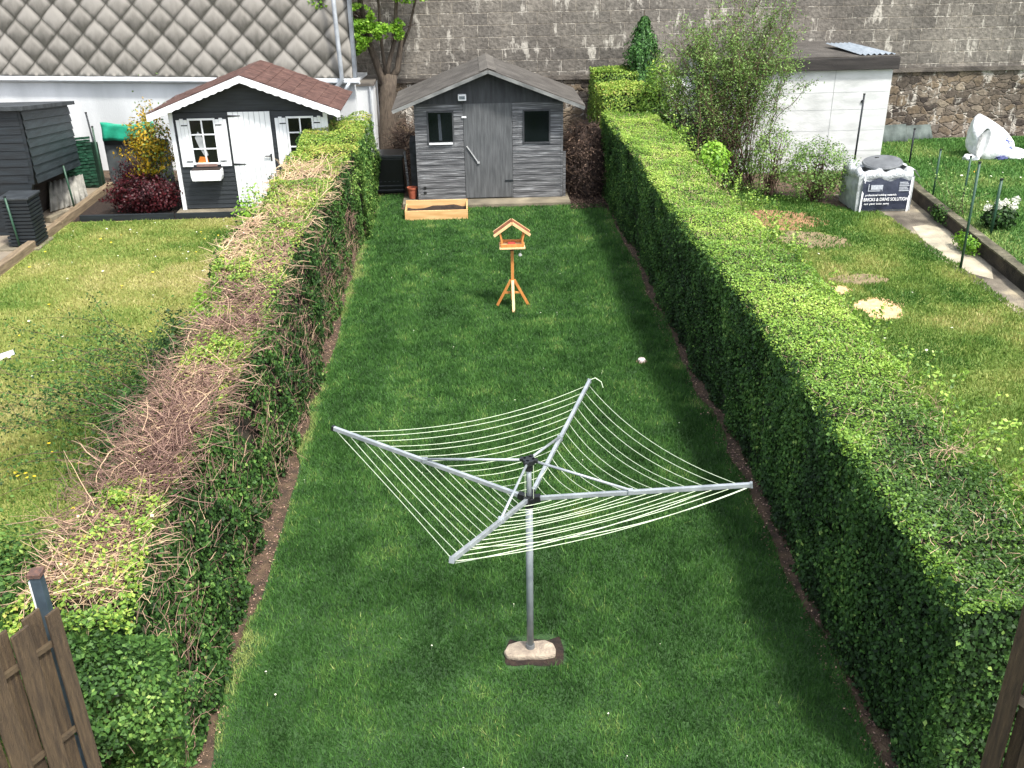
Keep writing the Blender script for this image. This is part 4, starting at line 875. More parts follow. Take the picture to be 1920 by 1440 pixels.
tag(MB().add(V, [(i * 16 + k, i * 16 + (k + 1) % 16, (i + 1) * 16 + (k + 1) % 16, (i + 1) * 16 + k) for i in range(5) for k in range(16)]).build('clay_pot', M('terracotta', '#8c4530', '#a65a40', 14, .85)), 'terracotta pot on the ground left of the grey shed', 'pot')
tag(MB().box(-1.36, -1.03, 19.2, 19.75, 0, .075).build('concrete_kerb', concrete, bevel=.01), 'concrete block behind the pine planter box', 'block')

# ---------------------------------------------------------------- hedges
def hedge_box(P_in, P_out, y0, y1, ztop, name, label, cores, face_mat, top_mat, dens, tone_face, tone_top, wob=.06, leafs=.042, z_out=0., lean=lambda y: 0.):
    """P_in/P_out: functions x(y); ztop: z(y)"""
    hd = thing(name, ((P_in((y0 + y1) / 2) + P_out((y0 + y1) / 2)) / 2, (y0 + y1) / 2, 0), label, 'hedge')
    # core
    ny = int((y1 - y0) / .25); V = []; sgn = 1 if P_out((y0 + y1) / 2) > P_in((y0 + y1) / 2) else -1; c = .08 if sgn > 0 else .16
    for i in range(ny + 1):
        y = y0 + c + (y1 - y0 - 2 * c) * i / ny; xi, xo, zt_ = P_in(y) + sgn * c, P_out(y) - sgn * c, ztop(y) - c
        le = sgn * lean(y); V += [(xi, y, 0), (xi + le * .36, y, zt_ * .5), (xi + le + sgn * .01, y, zt_ - .08), (xi + le + sgn * .09, y, zt_), ((xi + xo) / 2, y, zt_), (xo - sgn * .09, y, zt_), (xo, y, zt_ - .1), (xo, y, 0)]
    mb = MB(); mb.add(V, [(i * 8 + j, (i + 1) * 8 + j, (i + 1) * 8 + j + 1, i * 8 + j + 1) for i in range(ny) for j in range(7)] + [tuple(range(8)), tuple(range(ny * 8, ny * 8 + 8))]); mb.build('inner_wood', cores, hd)
    def pts(kind, n):
        y = y0 + (y1 - y0) * rng.random(n) ** 1.25; a = rng.random(n); vin = np.vectorize(P_in)(y); vout = np.vectorize(P_out)(y); vz = np.vectorize(ztop)(y)
        if kind == 'in': z = a * vz; w_ = wob * (vn(y, z, .45, 1) + .6 * vn(y, z, .15, 2) - .8) * 2; q = np.clip((z - vz + .1) / .1, 0, 1) ** 2 * .05; return np.stack([vin + sgn * np.vectorize(lean)(y) * (z / vz) ** 1.5 - sgn * (w_ - q) + rng.normal(0, .012, n) + sgn * rng.random(n) * .05, y, z], 1), np.tile([-sgn, 0, .25], (n, 1))
        if kind == 'out': z = a * vz; w_ = wob * (vn(y, z, .45, 3) + .6 * vn(y, z, .15, 2) - .8) * 2; return np.stack([vout + sgn * w_ - sgn * rng.random(n) * .05, y, z], 1), np.tile([sgn, 0, .25], (n, 1))
        if kind == 'top': vin = vin + sgn * np.vectorize(lean)(y); x = vin + (vout - vin) * a; w_ = wob * .7 * (vn(x, y, .5, 4) + .6 * vn(x, y, .16, 5) - .8) * 2; e = np.minimum(a, 1 - a) * np.abs(vout - vin); return np.stack([x, y, vz + w_ - .05 * np.clip(1 - e / .08, 0, 1) ** 2 - rng.random(n) ** 2 * .06], 1), np.tile([0, 0, 1.], (n, 1))
        if kind in ('near', 'far'):
            yy = y0 if kind == 'near' else y1; x = P_in(yy) + (P_out(yy) - P_in(yy)) * rng.random(n); z = a * ztop(yy); s = -1 if kind == 'near' else 1
            return np.stack([x, yy + s * wob * (vn(x, z, .4, 6) - .5) * 2 - s * rng.random(n) * .05 + (z_out * (z / ztop(yy)) if kind == 'near' else 0), z], 1), np.tile([0, s, .3], (n, 1))
    return hd, pts

# right hedge: clipped, with a shaded inner face
RI = lambda y: 2.77 + .02 * math.sin(y * .9); RO = lambda y: 3.80 + .05 * math.sin(y * .7 + 1); RZ = lambda y: 1.60 + .02 * math.sin(y * .8) - (.04 if y < 5 else 0)
hR, pts = hedge_box(RI, RO, 4.36, 20.3, RZ, 'clipped_hedge', 'long neatly clipped green hedge on the right side of the middle lawn', core_green, ivy, privet, 0, 0, 0, wob=.055)
def cat_(*a): return np.concatenate(a)
P1, N1 = pts('in', 105000); P2, N2 = pts('near', 9000)
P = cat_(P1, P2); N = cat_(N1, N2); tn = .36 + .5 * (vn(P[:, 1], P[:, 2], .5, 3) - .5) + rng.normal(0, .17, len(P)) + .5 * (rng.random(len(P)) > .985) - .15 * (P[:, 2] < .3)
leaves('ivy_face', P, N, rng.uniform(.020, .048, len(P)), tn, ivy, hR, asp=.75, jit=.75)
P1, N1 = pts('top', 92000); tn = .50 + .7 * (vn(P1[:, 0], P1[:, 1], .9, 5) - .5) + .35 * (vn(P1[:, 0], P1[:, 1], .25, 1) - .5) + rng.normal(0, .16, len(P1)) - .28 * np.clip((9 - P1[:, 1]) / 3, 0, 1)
leaves('clipped_top', P1, N1, rng.uniform(.018, .036, len(P1)), tn, privet, hR, asp=.6, jit=.75)  # lighter hue than the inner face: new growth plus painted-in sunlight
P1, N1 = pts('out', 34000); P2, N2 = pts('far', 4000); P = cat_(P1, P2); N = cat_(N1, N2)
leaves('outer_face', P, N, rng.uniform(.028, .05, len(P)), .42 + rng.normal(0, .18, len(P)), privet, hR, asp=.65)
n = 3000; y = rng.uniform(4.4, 20, n); P = np.stack([rng.uniform(2.8, 3.8, n), y, np.full(n, 1.58)], 1)
L = wander(P, np.stack([rng.normal(0, .5, n), rng.normal(0, .5, n), rng.uniform(.1, 1, n)], 1), rng.uniform(.04, .10, n), 4, .3)
twigs('cut_twigs', L, np.full(n, .0022), rng.random(n), twigbrown, hR)
# a brownish cut stub and longer shoots leaning over on the outside edge
n = 130; y = 4.6 + 14 * rng.random(n) ** 1.5; P = np.stack([rng.uniform(3.68, 3.9, n), y, rng.uniform(1.4, 1.6, n)], 1); L = wander(P, np.stack([rng.uniform(0, .5, n), rng.normal(0, .3, n), np.full(n, .9)], 1), rng.uniform(.12, .42, n), 6, .2)
twigs('shoots', L, np.full(n, .003), rng.random(n) * .5, twigdark, hR)
LP = L[:, 1:].reshape(-1, 3); LP = np.repeat(LP, 7, 0); LP = LP + rng.normal(0, .022, LP.shape); leaves('shoot_leaves', LP, rng.normal(0, 1, LP.shape) + [0, 0, 1], rng.uniform(.025, .05, len(LP)), rng.uniform(.1, .9, len(LP)), privet, hR)
L = wander(np.tile([3.5, 6.1, 1.6], (26, 1)) + rng.normal(0, .04, (26, 3)) * [1, 1, .2], rng.normal(0, 1, (26, 3)) + [0, 0, .3], rng.uniform(.06, .2, 26), 5, .25); twigs('bare_stub', L, np.full(26, .003), rng.uniform(.4, 1, 26), twigbrown, hR)

# left hedge: brown cut-back top, ivy flanks
LI = lambda y: -1.99 - .02 * math.sin(y * 1.1) - (.04 if y < 8 else 0) + (.1 if y > 17 else 0)
LO = lambda y: -3.05 + .22 * math.exp(-((y - 8.2) / 2.2) ** 2) - .18 * math.exp(-((y - 12.3) / 1.6) ** 2) - .1 * math.sin(y * .9) ** 2 
def LZ(y): return float(np.interp(y, [4.6, 5.2, 6, 8, 11, 12.5, 14, 16, 17, 20.4], [1.08, 1.2, 1.26, 1.28, 1.30, 1.38, 1.45, 1.56, 1.60, 1.66]))
LL = lambda y: float(np.interp(y, [5, 6, 14, 17], [.22, .34, .26, .05]))
hL, pts = hedge_box(LI, LO, 4.95, 20.3, LZ, 'cut_back_hedge', 'ragged cut-back hedge with brown bare twigs on top, left of the middle lawn', core_brown, ivy, lefth, 0, 0, 0, wob=.10, lean=LL)
P1, N1 = pts('in', 85000); keep = (vn(P1[:, 1], P1[:, 2], .35, 6) * .6 + vn(P1[:, 1], P1[:, 2], .12, 1) * .4 > .34) | (P1[:, 1] > 16) | ((P1[:, 1] < 7.5) & (rng.random(len(P1)) < .8)) ; P1, N1 = P1[keep], N1[keep]
tn = .36 + .4 * (vn(P1[:, 1], P1[:, 2], .5, 3) - .5) + rng.normal(0, .18, len(P1)) + .35 * (P1[:, 1] > 16.5) * (.4 + .6 * P1[:, 2] / 1.6) + .45 * (rng.random(len(P1)) > .975)
leaves('ivy_face', P1, N1, rng.uniform(.024, .052, len(P1)), tn, ivy, hL, asp=.8, jit=.85)
P2, N2 = pts('near', 16000); P3, N3 = pts('out', 36000); P = cat_(P2, P3); N = cat_(N2, N3)
leaves('outer_face', P, N, rng.uniform(.03, .06, len(P)), .46 + .3 * (vn(P[:, 0], P[:, 2], .4, 3) - .5) + rng.normal(0, .17, len(P)), spring if False else ivy, hL, asp=.75, jit=.8)
P1, N1 = pts('top', 80000); yy = P1[:, 1]; gr = vn(P1[:, 0], yy, .55, 7) * .6 + vn(P1[:, 0], yy, .2, 2) * .4
edge_ = np.minimum(P1[:, 0] + 3.15, -1.97 - .3 - P1[:, 0])
edge_ = np.minimum(P1[:, 0] - np.vectorize(LO)(yy), np.vectorize(LI)(yy) - np.vectorize(LL)(yy) - P1[:, 0])
prob = np.where(yy > 16.6, .95, np.where(yy > 14.2, .62, np.where(yy < 5.12, .4, .14 + .75 * np.clip((gr - .53) * 6, 0, 1) * (yy > 6.3) + .35 * (edge_ < .10) * (.3 + 1.4 * gr))))
k = rng.random(len(P1)) < prob; P1, N1 = P1[k], N1[k]; yy = P1[:, 1]
leaves('top_leaves', P1 + [0, 0, .02], N1, rng.uniform(.025, .045, len(P1)), .50 + .45 * (vn(P1[:, 0], yy, .6, 1) - .5) + rng.normal(0, .2, len(P1)) + .1 * (yy > 16), lefth, hL, jit=.9)
# twig thatch
n = 9000; y = 5.3 + 11.2 * rng.random(n) ** 1.15; y = np.where(rng.random(n) < .2, rng.uniform(5.5, 10, n), y); fx_ = rng.random(n)
li = np.vectorize(LI)(y) - np.vectorize(LL)(y); lo = np.vectorize(LO)(y); zt_ = np.vectorize(LZ)(y)
x = lo + .03 + (li - lo - .06) * fx_; mound = .13 * (vn(x, y, .6, 3)) * np.where(y < 11, 1.3, .8)
P = np.stack([x, y, zt_ - .08 + mound * rng.random(n) ** .6], 1)
th = rng.uniform(0, 2 * math.pi, n); D = np.stack([np.cos(th), np.sin(th), rng.normal(0, .28, n)], 1)
L = wander(P, D, rng.uniform(.10, .38, n), 6, .20, -.01)
tn = np.clip(np.interp(y, [5.2, 6.5, 10.5, 12, 16], [.62, .22, .20, .70, .78]) + .35 * (vn(x, y, .7, 2) - .5) + rng.normal(.04, .24, n), 0, 1)
twigs('cut_twigs', L, rng.uniform(.002, .0062, n) ** 1.0 * np.interp(y, [5, 16], [.9, 1.5]), tn, twigbrown, hL)
n = 90; y = rng.uniform(5.4, 13.5, n); x = rng.uniform(-3.1, -2.45, n); P = np.stack([x, y, np.vectorize(LZ)(y) + .02], 1); th = rng.uniform(0, 2 * math.pi, n)
L = wander(P, np.stack([np.cos(th), np.sin(th), rng.uniform(-.1, .35, n)], 1), rng.uniform(.25, .7, n), 9, .16, -.03); twigs('long_twigs', L, rng.uniform(.004, .0075, n), rng.uniform(.2, .8, n), twigbrown, hL)
# branches bulging outwards over the left lawn between y 6 and 9.5
n = 750; y = rng.uniform(6.1, 9.2, n); P = np.stack([rng.uniform(-3.12, -2.75, n), y, rng.uniform(.95, 1.32, n)], 1)
L = wander(P, np.stack([-rng.uniform(-.1, 1, n), rng.normal(-.2, .6, n), rng.normal(0, .35, n)], 1), rng.uniform(.15, .5, n), 7, .35); twigs('outer_twigs', L, rng.uniform(.0022, .0045, n), np.clip(rng.normal(.25, .15, n), 0, 1), twigbrown, hL)
# twigs on the flank
n = 2300; y = rng.uniform(4.9, 16.5, n); z = rng.uniform(.05, 1.2, n); P = np.stack([np.vectorize(LI)(y) - np.vectorize(LL)(y) * (z / 1.3) ** 1.5, y, z], 1)
L = wander(P, np.stack([rng.uniform(-.2, .35, n), rng.normal(0, .8, n), rng.normal(.2, .8, n)], 1), rng.uniform(.08, .26, n), 5, .16); twigs('flank_twigs', L, rng.uniform(.002, .0038, n), np.clip(rng.normal(.3, .25, n), 0, 1), twigbrown, hL)
# cut stub faces, pale
n = 26; y = rng.uniform(5.3, 6.2, n); P = np.stack([rng.uniform(-3.0, -2.2, n), y, np.vectorize(LZ)(y) + rng.uniform(-.02, .1, n)], 1); leaves('cut_stubs', P, np.tile([.2, -.6, .8], (n, 1)), rng.uniform(.015, .04, n), rng.uniform(.65, .95, n), twigbrown, hL, asp=.9)
# low bushy ivy at the near outer corner
def bush(name, label, cat, centre, radii, nleaf, size, tone, mat, nst=0, stmat=None, parent=None, asp=.65, holes=.0, partname='foliage', origin=None, hollow=.55):
    root = parent or thing(name, (centre[0], centre[1], origin if origin is not None else 0), label, cat)
    d = unit(rng.normal(0, 1, (nleaf, 3))); rr = (hollow + (1 - hollow) * rng.random(nleaf) ** .6)
    a = np.arctan2(d[:, 1], d[:, 0]); rr = rr * (.72 + .55 * vn(a * 1.2 + 9, d[:, 2] * 2, .5, 3))
    P = np.array(centre) + d * rr[:, None] * np.array(radii)
    if holes: k = vn(P[:, 0] * 1.0 + P[:, 1], P[:, 2], .18, 5) > holes; P, d = P[k], d[k]
    P[:, 2] = np.maximum(P[:, 2], .02)
    leaves(partname, P, d + [0, 0, .4], rng.uniform(size * .6, size * 1.3, len(P)), tone + rng.normal(0, .18, len(P)) + .4 * (vn(P[:, 0], P[:, 2], .3, 2) - .5), mat, root, asp=asp, jit=.9)
    if nst:
        b = np.array([centre[0], centre[1], 0.]) + rng.normal(0, .06, (nst, 3)) * [1, 1, 0]; tg = np.array(centre) + unit(rng.normal(0, 1, (nst, 3)) + [0, 0, .5]) * np.array(radii) * .85
        ln = np.linalg.norm(tg - b, axis=1); L = np.stack([b + (tg - b) * t + np.array([0, 0, .15]) * math.sin(t * math.pi) + rng.normal(0, .02, (nst, 3)) * (t > 0) for t in np.linspace(0, 1, 7)], 1)
        twigs('stems', L, np.full(nst, .008), rng.random(nst), stmat or twigdark, root)
    return root
bush('ivy_bush', 'glossy green leafy mass at the near end of the cut-back hedge', 'bush', (-2.62, 5.02, .47), (.66, .42, .66), 21000, .036, .5, ivy, 30, holes=.28)
bush('ivy_bush', 'bright green leafy bush behind the left wooden fence', 'bush', (-3.6, 5.7, .62), (.62, .95, .62), 15000, .04, .55, ivy, 30)
bush('ivy_bush', 'sprouting green growth at the outer foot of the cut-back hedge', 'bush', (-3.35, 9.0, .5), (.5, .9, .5), 6500, .05, .33, ivy, 40)
bush('ivy_bush', 'dark leafy clump beside the bare twigs of the cut-back hedge', 'bush', (-3.4, 10.4, .6), (.35, .6, .6), 3600, .05, .25, ivy, 30)
for i, (x, y, z, r_) in enumerate(((-3.35, 11.6, 1.0, .28), (-3.4, 13.2, 1.1, .34), (-3.45, 15.3, 1.25, .42))):
    bush('sprouting_bush', ['fresh yellow-green sprig at the outer edge of the cut-back hedge, nearest of three', 'fresh green sprigs on the cut-back hedge beside the tan twigs', 'bright green shoots on the hedge in front of the summerhouse door'][i], 'bush', (x, y, z * .75), (r_ * .7, r_ * 1.6, z * .4), 1500, .05, .65, spring, 14)
# lanky leafy branches over the left lawn
sb = thing('straggly_branches', (-4.2, 10.5, 0), 'lanky leafy green branches sprawling over the left lawn', 'shrub')
n = 60; b = np.stack([rng.uniform(-3.7, -3.2, n), rng.uniform(8.4, 11.0, n), rng.uniform(.1, .6, n)], 1); D = np.stack([-rng.uniform(.5, 1.2, n), rng.uniform(-.2, 1.1, n), rng.uniform(0, .45, n)], 1)
L = wander(b, D, rng.uniform(.9, 2.6, n), 14, .13, -.01); L[:, :, 2] = np.clip(L[:, :, 2], .05, 1.0); twigs('branches', L, np.full(n, .0055), rng.random(n), twigdark, sb)
LP = L[:, 2:].reshape(-1, 3); LP = np.repeat(LP, 15, 0) + rng.normal(0, .065, (len(LP) * 15, 3)); LP[:, 2] = np.maximum(LP[:, 2], .03)
leaves('leaves', LP, rng.normal(0, .6, LP.shape) + [0, 0, 1], rng.uniform(.022, .05, len(LP)), np.clip(rng.normal(.42, .2, len(LP)), 0, 1), ivy, sb)

# ---------------------------------------------------------------- trees and shrubs
tr = thing('tree', (-2.1, 23.4, 0), 'grey-barked young tree with fresh green leaves in front of the stone wall', 'tree')
mb = MB(); mb.tube([(-1.90, 23.3, -.05), (-1.90, 23.35, .25), (-1.88, 23.4, .9), (-1.83, 23.45, 1.6), (-1.76, 23.5, 2.0)], .24, 12, r2=.17)
mb.tube([(-1.84, 23.45, 1.65), (-2.0, 23.45, 2.1), (-2.18, 23.4, 2.7), (-2.3, 23.3, 3.6), (-2.5, 23.2, 5.0)], .11, 8, r2=.04)
mb.tube([(-1.82, 23.45, 1.8), (-1.78, 23.4, 2.2), (-1.58, 23.4, 2.8), (-1.5, 23.3, 3.6), (-1.3, 23.2, 5)], .06, 8, r2=.035)
mb.tube([(-1.78, 23.5, 1.85), (-1.58, 23.5, 2.1), (-1.50, 23.5, 2.5), (-1.42, 23.5, 2.85)], .09, 8, r2=.05)
mb.tube([(-1.52, 23.5, 2.45), (-1.25, 23.5, 3.0), (-1.05, 23.4, 3.7), (-.7, 23.3, 4.8)], .035, 7, r2=.02)
mb.tube([(-1.85, 23.4, 2.0), (-1.9, 23.4, 2.7), (-1.9, 23.3, 3.6), (-1.9, 23.2, 4.9)], .045, 7, r2=.025)
mb.build('trunk', bark, tr, smooth=True)
b = []
for s_, e_, k_ in (((-2.28, 23.4, 2.8), (-2.75, 23.0, 3.0), 5), ((-2.3, 23.3, 3.3), (-3.2, 22.9, 3.6), 6), ((-1.6, 23.4, 2.8), (-1.3, 23.2, 3.05), 3), ((-2.3, 23.2, 3.0), (-2.0, 22.9, 3.2), 4), ((-2.4, 23.2, 4.2), (-3.2, 22.8, 4.4), 6), ((-1.4, 23.2, 4.2), (-.6, 23, 4.8), 6), ((-1.9, 23.2, 4.5), (-1.8, 23, 5.5), 8)):
    for q in range(k_ * 2): b.append((np.array(s_) + rng.normal(0, .05, 3), np.array(e_) + rng.normal(0, .22, 3)))
L = np.stack([np.stack([s_ + (e_ - s_) * t + np.array([0, 0, .06]) * math.sin(t * 3.14) for t in np.linspace(0, 1, 6)], 0) for s_, e_ in b]); twigs('twigs', L, np.full(len(L), .011), rng.random(len(L)) * .6, twigdark, tr)
C = [((-2.5, 23.0, 2.85), (.42, .3, .34), 2400), ((-2.5, 23.0, 3.3), (.55, .3, .32), 2600), ((-3.15, 22.9, 3.6), (.4, .3, .22), 1300), ((-1.95, 23.0, 3.0), (.36, .25, .2), 800), ((-1.5, 23.2, 3.0), (.18, .12, .25), 500), ((-2.45, 23., 2.62), (.12, .12, .16), 260), ((-1.2, 23.1, 3.75), (.5, .3, .2), 700),
     ((-2.0, 23., 4.0), (.8, .5, .3), 1500), ((-2.9, 22.9, 4.5), (.7, .6, .4), 1500), ((-1.0, 23., 4.9), (.7, .6, .45), 1500), ((-1.9, 23, 5.5), (.8, .7, .5), 1800)]
P = cat_(*[np.array(c) + unit(rng.normal(0, 1, (n_, 3))) * (rng.random((n_, 1)) ** .5) * np.array(r_) for c, r_, n_ in C]); P = P[vn(P[:, 0], P[:, 2], .12, 3) > .22]
leaves('crown', P, rng.normal(0, .6, P.shape) + [0, -.3, .8], rng.uniform(.05, .10, len(P)), np.clip(rng.normal(.5, .22, len(P)), 0, 1), spring, tr, jit=.9)

# tall loose shrub right
ts = thing('tall_shrub', (5.2, 20.0, 0), 'tall loose grey-green shrub with upright stems rising behind the clipped hedge', 'shrub')
n = 120; b = np.stack([rng.uniform(4.5, 6.1, n), rng.uniform(19.7, 20.4, n), np.zeros(n)], 1)
tx = rng.uniform(3.9, 6.6, n); hz = np.interp(tx, [3.8, 4.3, 5.2, 6.2, 6.7], [2.8, 3.5, 3.85, 3.7, 2.9]) * rng.uniform(.55, 1.04, n)
tg = np.stack([tx, b[:, 1] + rng.normal(-.15, .35, n), hz], 1)
L = np.stack([b + (tg - b) * [[t, t, 1 - (1 - t) ** 1.25]] + rng.normal(0, .025, (n, 3)) for t in np.linspace(0, 1, 12)], 1); twigs('stems', L, rng.uniform(.008, .016, n), rng.uniform(.2, 1, n), twigdark, ts, taper=.3)
idx = rng.integers(0, n, 2600); tt = rng.integers(3, 12, 2600); s_ = L[idx, tt]; L2 = wander(s_, np.stack([rng.normal(0, .6, 2600), rng.normal(0, .6, 2600), rng.uniform(.2, 1, 2600)], 1), rng.uniform(.15, .5, 2600), 6, .2); twigs('side_twigs', L2, np.full(2600, .004), rng.random(2600), twigdark, ts)
LP = cat_(L2.reshape(-1, 3), L[:, 5:].reshape(-1, 3)); LP = np.repeat(LP, 3, 0) + rng.normal(0, .05, (len(LP) * 3, 3)); k = rng.random(len(LP)) < np.interp(LP[:, 2], [0, 1, 1.7, 2.4, 3.0, 3.9], [.08, .3, .6, .9, .7, .45]); LP = LP[k]
leaves('foliage', LP, rng.normal(0, .7, LP.shape) + [0, -.2, .6], rng.uniform(.03, .065, len(LP)), np.clip(rng.normal(.4, .22, len(LP)) + .4 * (vn(LP[:, 0], LP[:, 2], .4, 3) - .5), 0, 1), willow, ts, asp=.45, jit=.9)
bush('green_shrub', 'fresh green shrub between the tall loose shrub and the conifer', 'shrub', (4.15, 21.1, 1.55), (.55, .6, .95), 6500, .06, .45, privet, 40, holes=.25)
bush('dense_bush', 'dark dense bush below the tall loose shrub', 'shrub', (4.45, 20.3, .75), (.55, .6, .8), 6000, .055, .2, ivy, 30)
bush('dense_bush', 'low olive undergrowth at the foot of the tall shrub stems', 'shrub', (5.35, 19.9, .45), (.85, .4, .5), 3500, .05, .3, willow, 50, holes=.35)
bush('variegated_shrub', 'loose pale-leaved shrub in front of the white outbuilding', 'shrub', (6.9, 18.85, .62), (.72, .55, .62), 6500, .045, .42, willow, 70, holes=.28)
bush('variegated_shrub', 'upright pale-leaved shrub between the tall shrub and the white outbuilding', 'shrub', (6.15, 19.4, .75), (.5, .4, .75), 3600, .045, .55, willow, 60, holes=.35)
bush('small_maple', 'fresh lime-green seedling growing out of the clipped hedge', 'shrub', (4.05, 15.9, 1.55), (.28, .32, .32), 900, .07, .6, spring, 8)
# conifer
cf = thing('conifer', (4.15, 23.4, 0), 'small dark green conifer against the grey block wall', 'conifer')
MB().tube([(4.15, 23.4, 0), (4.12, 23.4, 3.3)], .06, 8, r2=.01).build('trunk', bark, cf)
n = 12000; z = 1.2 + 1.95 * rng.random(n) ** 1.05; a = rng.uniform(0, 2 * math.pi, n); rr = np.minimum(1, (3.3 - z) / .9) * .32 * (rng.random(n) ** .4) * (.35 + 1.4 * vn(a * 1.5, z, .25, 4)); rr = np.maximum(rr, .02)
P = np.stack([4.13 + rr * np.cos(a), 23.4 + rr * np.sin(a), z], 1); leaves('crown', P, np.stack([np.cos(a), np.sin(a), .3 + 0 * a], 1), rng.uniform(.05, .10, n), np.clip(rng.normal(.5, .3, n), 0, 1), conif, cf, asp=.45)
# rear hedge blocks
for i, (x0, x1, y0, y1, zt__, tone) in enumerate(((2.95, 3.95, 22.9, 23.9, 2.0, .45), (2.9, 3.95, 21.15, 22.4, 1.88, .62))):
    hd = thing('square_hedge', ((x0 + x1) / 2, (y0 + y1) / 2, 0), ['dark square-cut hedge piece against the stone wall', 'light olive square-cut hedge piece behind the end of the clipped hedge'][i], 'hedge')
    MB().box(x0 + .06, x1 - .06, y0 + .06, y1 - .06, 0, zt__ - .06).build('inner_wood', core_green, hd)
    n = 3800; P = []; N = []
    for ax, val, nn_ in ((1, y0, (0, -1, .2)), (0, x0, (-1, 0, .2)), (0, x1, (1, 0, .2)), (2, zt__, (0, 0, 1))):
        q = np.stack([rng.uniform(x0, x1, n), rng.uniform(y0, y1, n), rng.uniform(0, zt__, n)], 1); q[:, ax] = val + .1 * (vn(q[:, (ax + 1) % 3], q[:, (ax + 2) % 3], .3, ax) - .5) + rng.normal(0, .02, n); P.append(q); N.append(np.tile(nn_, (n, 1)))
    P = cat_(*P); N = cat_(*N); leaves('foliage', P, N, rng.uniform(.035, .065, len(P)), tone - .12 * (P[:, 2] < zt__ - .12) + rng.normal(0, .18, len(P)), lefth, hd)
# brown brush heap right of the shed
bh = thing('brush_heap', (2.4, 20.2, 0), 'dark heap of dead brown brush between the grey shed and the right hedge', 'brush pile')
mb = MB(); V, F = lump((2.5, 20.6, .45), (.6, .9, 1.0), 3, .35); mb.add([(v[0], v[1], max(0, v[2] - .2)) for v in V], F); mb.build('heap_core', M('heap_core', '#2a201a', '#45352b', 9, .95, .9, 20), bh)
n = 2600; d = unit(rng.normal(0, 1, (n, 3))); P = np.array([2.48, 20.5, .4]) + d * np.array([.62, .95, .85]) * rng.uniform(.85, 1.1, (n, 1)); P[:, 2] = np.maximum(P[:, 2], .02); L = wander(P, rng.normal(0, 1, (n, 3)) * [1, 1, .6], rng.uniform(.12, .5, n), 6, .3); L[:, :, 2] = np.maximum(L[:, :, 2], .01); twigs('sticks', L, rng.uniform(.003, .009, n), rng.random(n) ** 1.5, deadbr, bh)
n = 5000; d = unit(rng.normal(0, 1, (n, 3))); P = np.array([2.48, 20.4, .35]) + d * np.array([.64, 1.05, .85]) * rng.uniform(.85, 1.1, (n, 1)); P[:, 2] = np.maximum(P[:, 2], .02); leaves('dead_leaves', P, d, rng.uniform(.03, .06, n), rng.random(n) ** 1.5, deadbr, bh)
# brush and debris left of the shed, behind the box
db = thing('brush_heap', (-1.25, 21.8, 0), 'low heap of dry branches behind the black storage box', 'brush pile')
n = 900; P = np.stack([rng.uniform(-1.7, -1.05, n), rng.uniform(21.2, 23, n), rng.uniform(0, 1.0, n)], 1); L = wander(P, rng.normal(0, 1, (n, 3)) * [1, 1, .5], rng.uniform(.15, .5, n), 6, .3); twigs('sticks', L, rng.uniform(.004, .01, n), rng.random(n), deadbr, db)
# litter on the bare ground right of the slab
n = 3500; P = np.stack([rng.uniform(2.0, 2.85, n), rng.uniform(18.7, 20.2, n), rng.uniform(.005, .04, n)], 1); o = leaves('leaf_litter', P, np.tile([0, 0, 1.], (n, 1)), rng.uniform(.02, .06, n), rng.random(n), deadbr, origin=(0, 0, 0)); tag(o, 'brown leaf litter on the ground right of the grey shed', 'litter', kind='stuff')

# forsythia, maple, rhododendron, climber
fo = bush('yellow_bush', 'yellow-flowering bush beside the left wall of the summerhouse', 'bush', (-6.38, 19.75, 1.2), (.62, .45, .62), 3400, .06, .5, forsy, 60, stmat=twigdark, holes=.42, partname='blossom', hollow=.1)
n = 900; P = np.array([-6.25, 19.8, 1.2]) + rng.normal(0, 1, (n, 3)) * [.2, .2, .35]; leaves('leaves', P, rng.normal(0, 1, (n, 3)), rng.uniform(.04, .07, n), rng.random(n), willow, fo)
n = 20; L = wander(np.tile([-6.3, 19.8, 1.3], (n, 1)), np.stack([rng.normal(-.1, .35, n), rng.normal(0, .2, n), np.ones(n)], 1), rng.uniform(.4, .85, n), 7, .1); twigs('tall_shoots', L, np.full(n, .005), rng.random(n), twigdark, fo)
LP = np.repeat(L[:, 2:].reshape(-1, 3), 5, 0); LP = LP + rng.normal(0, .03, LP.shape); leaves('shoot_leaves', LP, rng.normal(0, 1, LP.shape), rng.uniform(.03, .06, len(LP)), rng.random(len(LP)), forsy, fo)
mp_ = bush('red_maple', 'dark maroon low maple shrub left of the summerhouse', 'shrub', (-6.45, 19.35, .38), (.8, .45, .38), 6500, .055, .45, maple, 50, holes=.12, hollow=.3)
bush('red_maple', 'thinner maroon maple growth below the yellow bush', 'shrub', (-6.9, 20.3, .5), (.5, .5, .42), 2400, .055, .3, maple, 40, holes=.3, hollow=.2)
rh = bush('rhododendron', 'small bush with white flower clusters behind the low mossy wall', 'shrub', (9.17, 16.0, .42), (.28, .25, .2), 900, .07, .15, ivy, 16, origin=.2)
for dx, dy, dz in ((-.22, 0, .16), (-.08, -.1, .22), (.08, 0, .24), (.2, -.05, .17), (.28, .05, .26), (.02, .12, .2)):
    n = 90; P = np.array([9.17 + dx, 16 + dy, .44 + dz]) + unit(rng.normal(0, 1, (n, 3))) * .07 * rng.random((n, 1)) ** .4; leaves('flower_cluster', P, P - np.array([9.17 + dx, 16 + dy, .44 + dz]), rng.uniform(.03, .05, n), rng.random(n), rhodo, rh)
cl = thing('climbing_plant', (8.9, 17.0, .2), 'light green rose-like plant climbing beside the green posts', 'plant')
